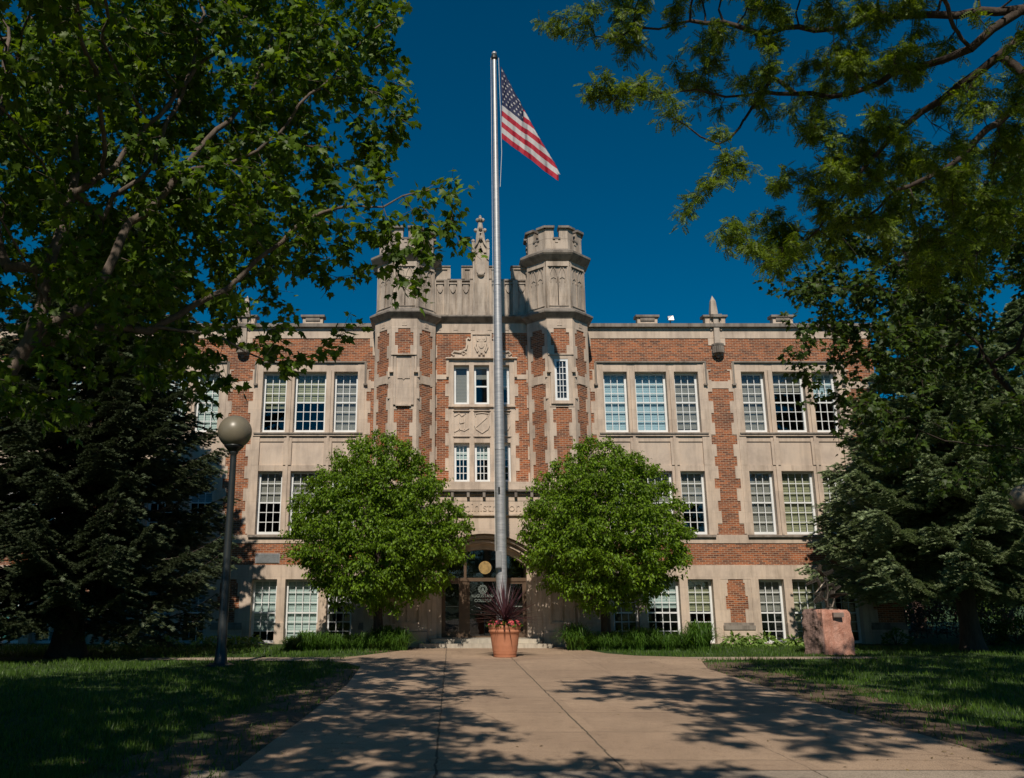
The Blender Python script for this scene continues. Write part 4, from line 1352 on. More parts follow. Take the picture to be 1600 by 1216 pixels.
# ---- two ornamental pears before the entrance
def pear(cx_px, top, bot, rpx, seed, label, shift=0):
    Y = 29.1
    c = P(cx_px, (top + bot) / 2, Y)
    d = Y * math.cos(PITCH) + (c.z - EYE) * math.sin(PITCH)
    m = d / F_PX
    zt_, zb_ = ZL(top, Y), ZL(bot, Y)
    H = zt_ - zb_; rr = rpx * m
    bl = []
    prof = [(.05, .52), (.14, .80), (.28, .99), (.42, 1.0), (.56, .93), (.70, .80), (.82, .60), (.92, .36)]
    for h, f in prof:
        bl.append((c.x + shift * (h - .5), Y + .2, zb_ + h * H, rr * f, 2.2 * f, H * .11, 1.0))
    g = random.Random(seed)
    for q in range(16):
        a = g.uniform(0, 2 * PI); h = g.uniform(.15, .9); f = np.interp(h, [p[0] for p in prof], [p[1] for p in prof])
        s_ = g.uniform(.26, .44)
        bl.append((c.x + shift * (h - .5) + math.cos(a) * rr * f * .93, Y + .2 + math.sin(a) * 1.95 * f, zb_ + h * H, s_, s_, s_ * 1.1, 2.0))
    clipf = lambda p: (p[:, 1] < PY - .12)
    return deciduous('pear_tree', label, (c.x, Y + 1.0, 0), [(c.x + .03, Y + 1.0, .9), (c.x, Y + .9, 1.7), (c.x + .02, Y + .6, 2.9), (c.x, Y + .4, 4.6)],
                     [.16, .15, .14, .10, .05], bl, 20.0, .18, 1.1, .23, 'leaves', .105, 6, .11, M['pear'], M['bark_dark'], TS,
                     thr=.012, tip=.0048, seed=seed, droop=.8, trop=(0, 0, .10), hollow=.35, flat=.6, group=None, clip=clipf, tw=4, twl=.34)


pear(589, 674, 945, 146, 61, 'round light green tree left of the entrance steps')
pear(947, 686, 942, 144, 77, 'round light green tree right of the entrance steps')

# ---- tree behind the camera that throws the dappled shade on the near paving
deciduous('maple_tree', 'maple behind the viewpoint shading the near paving', (-3.0, -3.6, 0),
          [(-3.0, -3.6, 2.2), (-2.8, -3.4, 3.8), (-2.6, -3.2, 5.2)], [.24, .21, .18, .12],
          [(-3.5, -1.5, 7.6, 3.2, 3.0, 1.7, 1.0), (-.6, .4, 7.6, 2.3, 1.7, 1.0, 2.2), (-6.5, 1.5, 7.0, 3.2, 3.0, 1.8, 1.0), (-2.6, 1.7, 8.0, 2.0, 1.5, .9, 2.0), (1.6, -.3, 8.3, 1.5, 1.3, .7, 1.0), (-9, 4, 8.5, 2.5, 2.5, 1.8, .8)],
          4.0, .26, 2.0, .42, 'leaves', .16, 3, .14, M['maple'], M['bark'], TM, thr=.018, tip=.006, seed=90, tw=4, twl=.4)


deciduous('maple_tree', 'tall maple behind and left of the viewpoint', (-9.5, -5.0, 0),
          [(-9.5, -5, 2.5), (-9.3, -4.8, 5), (-9.2, -4.6, 7.5)], [.32, .28, .25, .18],
          [(-9.5, -2.0, 11.0, 4.2, 3.6, 2.6, 1.0), (-6.0, -3.0, 10.5, 3.0, 2.6, 2.0, 1.0), (-13, .5, 10.5, 3.6, 3.4, 2.2, 1.0), (-9, 1.5, 12.2, 3.4, 2.4, 1.6, 1.0)],
          2.6, .32, 2.4, .45, 'leaves', .20, 5, .2, M['maple2'], M['bark'], TM, thr=.02, tip=.007, seed=93, tw=4, twl=.5)
deciduous('maple_tree', 'tall maple behind and right of the viewpoint', (13.0, -1.5, 0),
          [(13, -1.5, 2.5), (12.9, -1.3, 5), (12.8, -.8, 7.5)], [.32, .28, .25, .18],
          [(10.0, -1.5, 10.0, 3.8, 3.4, 2.4, 1.0), (7.0, .0, 9.4, 2.2, 2.2, 1.4, .8), (13.5, 1.0, 10.5, 3.6, 3.2, 2.2, 1.0), (10.5, 3.2, 11.6, 3.2, 2.4, 1.4, .9), (14.0, 4.6, 10.0, 3.6, 2.4, 1.7, 1.0), (15.5, 6.5, 11.2, 3.4, 2.6, 1.5, .8), (11.5, 8.8, 12.2, 3.0, 2.4, 1.2, .8)],
          2.4, .32, 2.4, .5, 'leaves', .20, 4, .2, M['maple2'], M['bark'], TM, thr=.02, tip=.007, seed=97, tw=4, twl=.5)


# ------------------------------------------------------------------ spruces
def spruce(label, base, H, rad, seed, mat, lowest=1.2, trunk_r=.28, shape=.7, gap=.30, clip=None, dens=1.0, low_thin=0):
    g = np.random.default_rng(seed)
    t = empty('spruce_tree', base); tag(t, label, 'tree')
    bx_, by_, bz_ = base
    trunk_mesh('trunk', [(bx_, by_, 0), (bx_, by_, H * .4), (bx_, by_, H)], [trunk_r, trunk_r * .62, .02], M['bark_spruce'], t, seed=seed, lump=.05)
    bm = MB(); NP = []; ND = []; NS = []
    z = lowest
    while z < H - .3:
        f = 1 - (z - lowest) / (H - lowest)
        nb = int(6 + 2 * f)
        a0 = g.uniform(0, 6.28)
        for k in range(nb):
            a = a0 + k * 2 * PI / nb + g.normal(0, .18)
            L = rad * (f ** shape) * g.uniform(.84, 1.05) * (1.0 if z > lowest + 1.2 else .9)
            if L < .25: continue
            zz = z + g.uniform(-.18, .18)
            dirh = np.array([math.cos(a), math.sin(a), 0])
            n = 9; pts = []
            dr = g.uniform(.12, .24) * (.4 + f)
            for i in range(n + 1):
                s = i / n
                pts.append(np.array([bx_, by_, zz]) + dirh * L * s + np.array([0, 0, -dr * L * (math.sin(s * PI * .78)) + .12 * L * s * s]))
            if clip is not None:
                keep = [i for i, p in enumerate(pts) if clip(p)]
                # shorten at the first blocked point
                cut = next((i for i, p in enumerate(pts) if not clip(p)), n + 1)
                pts = pts[:cut]
                if len(pts) < 3: continue
            bm.tube(pts, [max(.006, .035 * f * (1 - i / len(pts)) + .006) for i in range(len(pts))], 4)
            side = np.array([-dirh[1], dirh[0], 0])
            m = len(pts)
            for i in range(2, m):
                s = i / n
                for sgn in (-1, 1):
                    for q in range(int(3 * dens * (1 if z > lowest + low_thin else .5))):
                        sl = L * .30 * (1.1 - s * .75) * g.uniform(.6, 1.15) + .12
                        dd = dirh * g.uniform(.7, 1.0) + side * sgn * g.uniform(.55, .85) + np.array([0, 0, g.uniform(-.22, .02)])
                        dd /= np.linalg.norm(dd)
                        p0 = pts[i - 1] + (pts[i] - pts[i - 1]) * g.uniform(0, 1)
                        ns = max(2, int(sl / .075))
                        for w_ in range(ns):
                            u_ = (w_ + g.uniform(.2, 1)) / ns
                            p = p0 + dd * sl * u_ + np.array([0, 0, -.16 * sl * u_ * u_]) + g.normal(0, .012, 3)
                            if clip is not None and not clip(p): continue
                            NP.append(p); ND.append(dd + g.normal(0, .12, 3) + np.array([0, 0, .10])); NS.append(g.uniform(.8, 1.2))
                p = pts[i]
                for q in range(3):
                    NP.append(p + g.normal(0, .03, 3)); ND.append(dirh + g.normal(0, .5, 3)); NS.append(1)
        z += gap * g.uniform(.85, 1.2) if f > .25 else .22
    for q in range(60):
        NP.append(np.array([bx_, by_, H - q * .02]) + g.normal(0, .03, 3)); ND.append(g.normal(0, 1, 3) + np.array([0, 0, .8])); NS.append(.9)
    bm.build('branches', M['bark_spruce'], t)
    NP = np.array(NP); ND = np.array(ND); ND /= np.linalg.norm(ND, axis=1)[:, None]; NS = np.array(NS)
    # a tuft: fan of thin needle clusters
    tv = []; tf = []
    gg = np.random.default_rng(4)
    for k in range(9):
        b = len(tv); an = (k - 4) * .21; l = .12 * (1 - .08 * abs(k - 4)); zz = gg.uniform(-.18, .30)
        dx, dy = math.sin(an), math.cos(an)
        tv += [(-.018 * dy, .018 * dx, 0), (.018 * dy, -.018 * dx, 0), (dx * l, dy * l, zz * l)]; tf.append((b, b + 1, b + 2))
        tv += [(0, 0, -.012), (0, 0, .012), (dx * l * .9, dy * l * .9, -zz * l * .5)]; tf.append((b + 3, b + 4, b + 5))
    tv = np.array(tv); tf = np.array(tf)
    n = len(NP)
    nm = np.array([0, -.25, 1.]) + g.normal(0, .28, (n, 3)); nm -= ND * (nm * ND).sum(1)[:, None]; nm /= np.linalg.norm(nm, axis=1)[:, None]
    sd = np.cross(ND, nm)
    V = (sd[:, None] * tv[None, :, 0:1] + ND[:, None] * tv[None, :, 1:2] + nm[:, None] * tv[None, :, 2:3]) * NS[:, None, None] * 1.25 + NP[:, None]
    Fc = tf[None] + (np.arange(n) * len(tv))[:, None, None]
    np_mesh('needles', V.reshape(-1, 3), Fc.reshape(-1, 3), mat, t)
    print(label[:30], 'tufts', n)
    return t


inb = lambda p: not (p[1] > WY - .25 and XC - 25 < p[0] < XC + bayc + PER * 1.5 + 1.0)
spruce('broad spruce with layered pale green boughs at the right end of the building', (XL(1520, 1010, 29.3), 29.3, 0), 16.0, 5.5, 5, M['spruce'], lowest=2.7, trunk_r=.31, clip=inb, dens=1.7, shape=1.3, gap=.26)
spruce('spruce at the far right edge beyond the lamp globe', (XL(1690, 1000, 33), 33.5, 0), 14.0, 4.8, 8, M['spruce'], shape=.8, lowest=2.4, trunk_r=.28, clip=inb)
spruce('tall dark spruce with a thick trunk on the left lawn', (XL(103, 1030, 26.4), 26.4, 0), 14.5, 4.9, 12, M['spruce2'], lowest=1.55, trunk_r=.42, clip=inb, dens=1.7, low_thin=.8, shape=.5, gap=.30)
spruce('dark spruce cut off by the left edge of the view', (-16.8, 23.0, 0), 12.0, 5.2, 15, M['spruce2'], shape=.6, lowest=.9, trunk_r=.3, clip=inb)
# ================================================================== ground
def lawn_mat():
    m, nt, b = new_mat('lawn')
    o = coords(nt)
    f1 = noise(nt, o, 2.2, 6, .7); f2 = noise(nt, o, 45, 4, .7)
    r1 = ramp(nt, f1, [(.3, (.026, .058, .008)), (.7, (.055, .105, .014))])
    r2 = ramp(nt, f2, [(.35, (.5, .5, .5)), (.65, (1.3, 1.3, 1.2))])
    nt.links.new(mixc(nt, 1.0, r1.outputs[0], r2.outputs[0], 'MULTIPLY'), b.inputs['Base Color'])
    b.inputs['Roughness'].default_value = .95; bump(nt, b, f2, .9, .04)
    return m


def paving_mat(name, c, jx, gap=.011):
    m, nt, b = new_mat(name)
    o = coords(nt)
    sx = nt.nodes.new('ShaderNodeSeparateXYZ')
    # wobble the joints a little
    nz = N(nt, 'ShaderNodeTexNoise', Scale=2.6, Detail=9.0, Roughness=.7); nt.links.new(o, nz.inputs['Vector'])
    sub = N(nt, 'ShaderNodeVectorMath', operation='SUBTRACT'); sub.inputs[1].default_value = (.5, .5, .5); nt.links.new(nz.outputs['Color'], sub.inputs[0])
    sc = N(nt, 'ShaderNodeVectorMath', operation='SCALE'); sc.inputs['Scale'].default_value = .13; nt.links.new(sub.outputs[0], sc.inputs[0])
    ad = N(nt, 'ShaderNodeVectorMath', operation='ADD'); nt.links.new(o, ad.inputs[0]); nt.links.new(sc.outputs[0], ad.inputs[1])
    nt.links.new(ad.outputs[0], sx.inputs[0])
    jm = None
    for x, w in jx:
        s = N(nt, 'ShaderNodeMath', operation='SUBTRACT'); s.inputs[1].default_value = x; nt.links.new(sx.outputs[0], s.inputs[0])
        a = N(nt, 'ShaderNodeMath', operation='ABSOLUTE'); nt.links.new(s.outputs[0], a.inputs[0])
        l = N(nt, 'ShaderNodeMapRange'); l.inputs['From Min'].default_value = w; l.inputs['From Max'].default_value = w * 1.8
        l.inputs['To Min'].default_value = 1; l.inputs['To Max'].default_value = 0; nt.links.new(a.outputs[0], l.inputs[0])
        if jm is None: jm = l.outputs[0]
        else:
            mx = N(nt, 'ShaderNodeMath', operation='MAXIMUM'); nt.links.new(jm, mx.inputs[0]); nt.links.new(l.outputs[0], mx.inputs[1]); jm = mx.outputs[0]
    pp_ = N(nt, 'ShaderNodeMath', operation='PINGPONG'); pp_.inputs[1].default_value = .98; nt.links.new(sx.outputs[1], pp_.inputs[0])
    cy = N(nt, 'ShaderNodeMapRange'); cy.inputs['From Min'].default_value = .010; cy.inputs['From Max'].default_value = .028; cy.inputs['To Min'].default_value = .45; cy.inputs['To Max'].default_value = 0
    nt.links.new(pp_.outputs[0], cy.inputs[0])
    mx = N(nt, 'ShaderNodeMath', operation='MAXIMUM'); nt.links.new(jm, mx.inputs[0]); nt.links.new(cy.outputs[0], mx.inputs[1])
    fine = noise(nt, o, 75, 3, .8); med = noise(nt, o, 1.1, 7, .7); st = noise(nt, o, .35, 3, .5)
    base = ramp(nt, med, [(.3, tuple(x * .84 for x in c)), (.7, tuple(x * 1.08 for x in c))])
    fr = ramp(nt, fine, [(.36, (.50, .48, .46)), (.5, (1, 1, 1)), (.66, (1.35, 1.31, 1.26))])
    c1 = mixc(nt, 1.0, base.outputs[0], fr.outputs[0], 'MULTIPLY')
    sr = ramp(nt, st, [(.4, (.92, .90, .88)), (.6, (1.05, 1.04, 1.02))])
    c1 = mixc(nt, 1.0, c1, sr.outputs[0], 'MULTIPLY')
    sl = nt.nodes.new('ShaderNodeTexBrick'); sl.offset = 0
    for k_, x_ in (('Scale', 1.0), ('Brick Width', 1.9), ('Row Height', 1.96), ('Mortar Size', 0.0), ('Bias', 0.0)): sl.inputs[k_].default_value = x_
    sl.inputs['Color1'].default_value = (.90, .89, .88, 1); sl.inputs['Color2'].default_value = (1.08, 1.07, 1.05, 1)
    nt.links.new(o, sl.inputs['Vector'])
    c1 = mixc(nt, 1.0, c1, sl.outputs[0], 'MULTIPLY')
    sp2 = ramp(nt, noise(nt, o, 4.5, 8, .75), [(.30, (.70, .67, .64)), (.46, (1, 1, 1)), (.75, (1.06, 1.05, 1.04))])
    c1 = mixc(nt, 1.0, c1, sp2.outputs[0], 'MULTIPLY')
    # hairline cracks and dark specks
    vo = N(nt, 'ShaderNodeTexVoronoi', feature='DISTANCE_TO_EDGE', Scale=.42); nt.links.new(ad.outputs[0], vo.inputs['Vector'])
    cr_ = ramp(nt, vo.outputs[0], [(.0, (.62, .58, .54)), (.006, (1, 1, 1))])
    c1 = mixc(nt, ramp(nt, noise(nt, o, .6, 2), [(.50, (0, 0, 0)), (.56, (1, 1, 1))]).outputs[0], c1, mixc(nt, 1.0, c1, cr_.outputs[0], 'MULTIPLY'))
    vs = N(nt, 'ShaderNodeTexVoronoi', Scale=9.0); nt.links.new(o, vs.inputs['Vector'])
    c1 = mixc(nt, 1.0, c1, ramp(nt, vs.outputs['Distance'], [(.05, (.55, .5, .46)), (.10, (1, 1, 1))]).outputs[0], 'MULTIPLY')
    c2 = mixc(nt, mx.outputs[0], c1, (.10, .075, .05))
    nt.links.new(c2, b.inputs['Base Color']); b.inputs['Roughness'].default_value = .9
    bump(nt, b, fine, .35, .006)
    return m


def sheet(name, pts, z, mat, kind='structure', sub=None):
    mb = MB()
    mb.poly([(x, y, z) for x, y in pts])
    o = mb.build(name, mat); tag(o, kind=kind)
    return o


M['lawn'] = lawn_mat()
PAVE = (.41, .30, .215)
M['pave'] = paving_mat('concrete_paving', PAVE, [(-.16, .009), (1.76, .009), (3.66, .003), (5.4, .002)])
M['pave2'] = paving_mat('cross_walk_concrete', (.42, .34, .265), [(-9, .004), (-7.1, .004), (-5.2, .004), (8, .004), (10, .004)])
M['pave3'] = paving_mat('grey_concrete', (.37, .31, .25), [(-.16, .012), (3.66, .006)])
sheet('ground', [(-900, -900), (900, -900), (900, 900), (-900, 900)], 0, M['lawn'])
gx = lambda px, py: None


def ground_at(px, py):
    th = PITCH + math.atan((CY - py) / F_PX)
    Y = EYE / math.tan(-th)
    return (P(px, py, Y).x, Y)


PLX, PRX = -2.15, 6.02
L_end = XL(640, 1013, 30.6)
sheet('path', [(PLX - .05, 9.25), (PRX - .02, 9.25), (PRX, 14), (6.2, 18), (6.35, 22), (6.9, 24.4), (7.2, 24.9), (7.0, 26.2), (5.6, 26.9), (4.9, 28.0), (4.6, 29.6), (4.4, 31.7), (L_end + .1, 31.7), (L_end - .1, 29.8), (-2.2, 28.2), (-2.9, 26.6), (-3.5, 26.2), (-3.6, 24.6), (-2.9, 24.2), (-2.3, 22.5), (-2.1, 18), (PLX, 13)], .012, M['pave'])
sheet('near_path', [(-2.6, -12), (6.3, -12), (6.3, 9.24), (-2.6, 9.24)], .010, M['pave3'])
sheet('cross_path', [(-9, 25.2), (-3.3, 24.6), (-3.3, 26.2), (-9, 26.0)], .008, M['pave2'])
sheet('cross_path', [(6.6, 25.0), (12.5, 25.7), (12.5, 26.5), (6.6, 26.3)], .008, M['pave2'])
# bare soil along the path
ms, nt_, b_ = new_mat('bare_soil')
o_ = coords(nt_); f_ = noise(nt_, o_, 9, 8, .75)
r_ = ramp(nt_, f_, [(.3, (.085, .055, .034)), (.52, (.17, .115, .072)), (.75, (.26, .19, .12))])
nt_.links.new(r_.outputs[0], b_.inputs['Base Color']); b_.inputs['Roughness'].default_value = 1; bump(nt_, b_, noise(nt_, o_, 40, 6, .8), 1, .03)


def soil(x_edge, sg, y0, y1, wfun, seed):
    g = random.Random(seed); pts = []; n = 60
    for i in range(n + 1): y = y0 + (y1 - y0) * i / n; pts.append((x_edge(y) - sg * .15, y))
    for i in range(n, -1, -1):
        y = y0 + (y1 - y0) * i / n
        w = wfun(i / n) * (1 + .35 * math.sin(y * 2.1 + seed) + .25 * math.sin(y * 5.3)) + g.uniform(-.08, .12)
        pts.append((x_edge(y) + sg * max(.03, w), y))
    return sheet('soil', pts, .004, ms)


xr_edge = lambda y: np.interp(y, [9, 14, 18, 22, 24.4], [6.0, 6.02, 6.2, 6.35, 6.9])
xl_edge = lambda y: np.interp(y, [9, 13, 18, 22.5, 24.2], [-2.2, -2.15, -2.1, -2.3, -2.9])
soil(xr_edge, 1, 7, 24.2, lambda t: 1.1 + .5 * math.sin(t * PI), 3)
soil(xl_edge, -1, 5, 22, lambda t: 1.5 - 1.1 * t, 6)
sheet('soil', [(L_end - .1, 29.9), (-2.4, 28.4), (-2.9, 28.9), (-2.6, 29.8), (-1.9, 30.5), (L_end, 31)], .005, ms)

# grass blades
g = np.random.default_rng(17)
NB = 210000
yy = 8.3 + (32.5 - 8.3) * g.uniform(0, 1, NB) ** 1.9
xx = g.uniform(-1, 1, NB) * (yy * .75 + 1) + yy * .06
keep = (xx < np.interp(yy, [9, 13, 18, 22.5, 24.2, 26.3, 28, 31], [-2.2, -2.15, -2.1, -2.3, -3.3, -3.0, -2.2, -1.7])) | (xx > np.interp(yy, [9, 14, 18, 22, 24.4, 26.2, 27, 31], [6.0, 6.02, 6.2, 6.35, 6.9, 7.0, 5.6, 4.5]))
wl = np.clip(1.7 - 1.25 * (yy - 5) / 17, 0.2, 2)
in_soil = ((xx > xl_edge(yy) - wl) & (xx < 0) & (yy < 22)) | ((xx < xr_edge(yy) + 1.25) & (xx > 0) & (yy < 24.2))
in_cross = ((xx < -3.2) & (yy > 24.75) & (yy < 26.15)) | ((xx > 6.7) & (yy > 25.1 + (xx - 6.6) * .09) & (yy < 26.2 + (xx - 6.6) * .065))
nzm = (np.sin(xx * 3.1 + yy * 1.3) + np.sin(yy * 4.7 - xx * 2.2) + np.sin(xx * 9.1) * .6) * .5
keep &= ~in_cross & (~in_soil | ((g.uniform(0, 1, NB) < .10) | ((nzm > .75) & (g.uniform(0, 1, NB) < .5))))
xx, yy = xx[keep], yy[keep]; n = len(xx)
hgt = g.uniform(.03, .085, n) * (1 + .45 * np.clip(np.sin(xx * 1.7) * np.sin(yy * 1.3 + 1), -1, 1)) * (1 + yy / 60)
a = g.uniform(0, 6.28, n); wd = g.uniform(.003, .006, n) * (1 + yy / 14); lean = g.uniform(0, .7, n) * hgt; la = g.uniform(0, 6.28, n)
V = np.zeros((n, 3, 3))
V[:, 0] = np.stack([xx - np.cos(a) * wd, yy - np.sin(a) * wd, np.zeros(n)], 1)
V[:, 1] = np.stack([xx + np.cos(a) * wd, yy + np.sin(a) * wd, np.zeros(n)], 1)
V[:, 2] = np.stack([xx + np.cos(la) * lean, yy + np.sin(la) * lean, hgt], 1)
go = np_mesh('grass', V.reshape(-1, 3), np.arange(n * 3).reshape(-1, 3), M['grass'])
tag(go, 'short green grass blades on the lawns beside the walk', 'grass', kind='stuff')


g = np.random.default_rng(23); n = 420
lx = g.uniform(-2.6, 7.0, n); ly = 9.2 + 21 * g.uniform(0, 1, n) ** 1.3
edge = g.uniform(0, 1, n) < .6
lx[edge] = np.where(g.uniform(0, 1, edge.sum()) < .5, -2.0 + abs(g.normal(0, .5, edge.sum())), 6.0 - abs(g.normal(0, .6, edge.sum())))
lo_ = leaves('fallen_leaves', np.stack([lx, ly, np.full(n, .022)], 1), np.stack([np.cos(lx * 50), np.sin(lx * 50), np.zeros(n)], 1), .038,
             mat_leaf('fallen_leaf', (.10, .065, .03), (.20, .15, .05), 0), None, TS, 0.0, 6, .12, 3.0, .5)
tag(lo_, 'small fallen leaves and seeds scattered over the concrete walk', 'leaf litter', kind='stuff')


# ================================================================== planting along the walls
def strap_clump(name, loc, h, r, n, mat, width, seed, cat, label, group=None, segs=5, arch=1.0):
    g_ = random.Random(seed); mb = MB()
    for i in range(n):
        a = g_.uniform(0, 2 * PI); ou_ = g_.uniform(.1, 1.0); L = h * (1.12 - .55 * ou_ ** 1.5) * g_.uniform(.7, 1.1); out = r * (.15 + .95 * ou_) * g_.uniform(.8, 1.1); w = width * g_.uniform(.7, 1.2)
        bx, by = g_.uniform(-.3, .3) * r, g_.uniform(-.3, .3) * r
        pts = []; ar_ = g_.uniform(.55, .88)
        for k in range(segs + 1):
            t = k / segs
            rr = out * t ** 1.3; z = L * math.sin(t * PI * ar_)
            pts.append((bx + math.cos(a) * rr, by + math.sin(a) * rr, max(.01, z)))
        b = len(mb.v); tx, ty = -math.sin(a), math.cos(a)
        for k, p in enumerate(pts):
            ww = w * (1 - (k / segs) ** 2) + .0015
            mb.v += [(p[0] - tx * ww, p[1] - ty * ww, p[2]), (p[0] + tx * ww, p[1] + ty * ww, p[2])]
        for k in range(segs): mb.face((b + 2 * k, b + 2 * k + 1, b + 2 * k + 3, b + 2 * k + 2))
    o = mb.build(name, mat, None, world=False, loc=loc)
    tag(o, label, cat, group)
    return o


def broad_clump(name, loc, h, r, n, mat, size, seed, cat, label, group=None):
    g_ = np.random.default_rng(seed)
    d = g_.normal(0, 1, (n, 3)); d[:, 2] = abs(d[:, 2]); d /= np.linalg.norm(d, axis=1)[:, None]
    pos = d * np.array([r, r, h]) * g_.uniform(.55, 1, (n, 1)); pos[:, 2] += .02
    o = leaves(name, pos, d * np.array([1, 1, .3]), size, mat, None, TS, .3, seed, .3, .9, .3)
    o.location = loc
    tag(o, label, cat, group)
    return o


lily_src = [strap_clump('daylily_clump', (0, 0, 0), .62, .80, 420, M['daylily'], .013, s, 'plant', 'x') for s in (1, 2, 3)]
ords = ['first', 'second', 'third', 'fourth', 'fifth', 'sixth', 'seventh', 'eighth', 'ninth', 'tenth', 'eleventh', 'twelfth']
used = 0
def lily(x, y, s, label, group):
    global used
    src = lily_src[used % 3]
    o = src if used < 3 else src.copy()
    if used >= 3: COL.objects.link(o)
    used += 1
    o.location = (x, y, 0); o.rotation_euler = (0, 0, used * 1.9); s *= (.82 + .36 * ((used * 7) % 5) / 5); o.scale = (s, s, s * (.85 + .3 * ((used * 3) % 4) / 4))
    o['label'] = label; o['group'] = group
for k in range(8):
    px_ = 622 - k * 24
    lily(XL(px_, 1010, 29.7), 29.7 + .3 * (k % 2), 1.05 if k < 3 else .9, f'grassy daylily clump, {ords[k]} to the left of the entrance paving', 'daylily clumps in the left bed')
for k in range(9):
    px_ = 900 + k * 24
    lily(XL(px_, 1010, 29.9), 29.9 + .3 * (k % 2), 1.0 if k % 4 else 1.15, f'grassy daylily clump, {ords[k]} to the right of the entrance paving', 'daylily clumps in the right bed')
for k, px_ in enumerate((1148, 1172, 1196)):
    broad_clump('hosta', (XL(px_, 1005, 32.4), 32.4, 0), .42, .48, 150, M['hosta'], .17, 30 + k, 'plant', f'low broad leaved plant by the brick pier, {ords[k]} from its left end', 'hostas at the foot of the right pier')
broad_clump('hosta', (XL(1240, 1005, 32.6), 32.6, 0), .30, .42, 150, M['hosta'], .17, 44, 'plant', 'small yellow green plant just left of the pink boulder')
for k, px_ in enumerate((318, 342, 368, 392, 240, 265)):
    broad_clump('hosta', (XL(px_, 1005, 32.0), 32.0, 0), .40, .5, 150, M['hosta'], .16, 50 + k, 'plant', f'pale hosta under the left wing, {ords[k]} in the row beside the lamp', 'hostas along the left wing')
# bushes under the far right spruce, with a clipped hedge behind
def bush(px_, Y, r, h, n, mat, size, seed, label, name='bush', cat='bush'):
    x = XL(px_, 1000, Y)
    t = empty(name, (x, Y, 0)); tag(t, label, cat)
    g_ = np.random.default_rng(seed)
    d = g_.normal(0, 1, (n, 3)); d[:, 2] = abs(d[:, 2]); d /= np.linalg.norm(d, axis=1)[:, None]
    lump = 1 + .18 * np.sin(d[:, 0] * 5 + seed) * np.sin(d[:, 2] * 6) + .1 * np.sin(d[:, 1] * 9)
    pos = d * np.array([r, r * .8, h]) * (g_.uniform(.6, 1, (n, 1)) ** .5) * lump[:, None] + np.array([x, Y, .05])
    leaves('leaves', pos, d, size, mat, t, TS, .1, seed, .5, .5)
    mb = MB()
    for k in range(14):
        q = d[k] * np.array([r, r * .8, h]) * .85
        mb.tube([(x + q[0] * .1, Y + q[1] * .1, 0), (x + q[0] * .5, Y + q[1] * .5, q[2] * .55), (x + q[0], Y + q[1], q[2])], [.02, .012, .004], 5)
    mb.build('stems', M['bark_dark'], t)
    return t
M['hedge'] = mat_leaf('purple_hedge_leaf', (.07, .045, .035), (.16, .10, .08), .15, (1.2, 1, 1))
M['bush'] = mat_leaf('bush_leaf', (.05, .11, .014), (.09, .18, .025), .3)
bush(1552, 33.5, .55, .8, 900, M['bush'], .10, 1, 'bright green bush just right of the large right spruce trunk')
bush(1592, 33.0, .75, .95, 1300, M['bush'], .10, 2, 'green bush at the right edge of the lawn')
bush(1400, 33.2, .5, .5, 500, M['bush'], .09, 4, 'dim low bush in the shade between the boulder and the spruce trunk')
hd_ = empty('hedge', (24, 39, 0)); tag(hd_, 'clipped purple brown hedge beyond the right spruce', 'hedge')
g_ = np.random.default_rng(9); n = 16000
hp = np.stack([g_.uniform(17.8, 40, n), g_.uniform(38.4, 39.6, n), g_.uniform(.05, 1.75, n)], 1)
sh_ = g_.uniform(0, 1, n) < .7; hp[sh_, 1] = 38.4 + g_.uniform(0, .15, sh_.sum())
hp[:, 2] += .08 * np.sin(hp[:, 0] * 3)
leaves('leaves', hp, np.tile([0, -.8, .3], (n, 1)), .11, M['hedge'], hd_, TS, .1, 3, .6, .4)
mb = MB()
for k in range(50):
    x = 18 + k * .44; mb.tube([(x, 39, 0), (x + .05, 39.02, .8), (x - .05, 39, 1.6)], [.025, .015, .006], 5)
mb.build('stems', M['bark_dark'], hd_)

# trees in the distance at both ends
def far_tree(x, Y, H, r, seed, label, mat):
    t = empty('tree', (x, Y, 0)); tag(t, label, 'tree')
    trunk_mesh('trunk', [(x, Y, 0), (x + .2, Y, H * .35), (x, Y, H * .8)], [.3, .2, .05], M['bark_dark'], t, seed=seed)
    g2 = np.random.default_rng(seed); pos = []
    for k in range(46):
        a, h = g2.uniform(0, 6.28), g2.uniform(.15, .95)
        f = math.sin(PI * min(1, h * .9 + .12)) ** .6
        c = np.array([x + math.cos(a) * r * f * .75, Y + math.sin(a) * r * f * .75, h * H])
        s = g2.uniform(.12, .22) * r * 2
        d = g2.normal(0, 1, (420, 3)); d /= np.linalg.norm(d, axis=1)[:, None]
        pos.append(c + d * s * g2.uniform(.5, 1, (420, 1)) * np.array([1, 1, .7]))
    pos = np.concatenate(pos)
    d = pos - np.array([x, Y, H * .5]); d /= np.linalg.norm(d, axis=1)[:, None]
    leaves('leaves', pos, d, .28, mat, t, TS, .5, seed, .5, .6)
far_tree(25, 47, 10, 4.6, 11, 'leafy tree rising just behind the purple brown hedge', M['maple2'])
far_tree(33, 52, 12, 5.5, 3, 'distant leafy tree beyond the hedge on the right', M['maple2'])
far_tree(43, 46, 11, 5, 4, 'distant tree at the far right edge beyond the hedge', M['maple2'])
far_tree(-33, 48, 13, 6, 5, 'distant leafy tree beyond the left end of the building', M['maple2'])
far_tree(-27, 38, 9, 4, 6, 'broad dark tree in the gap at the far left edge', M['maple2'])
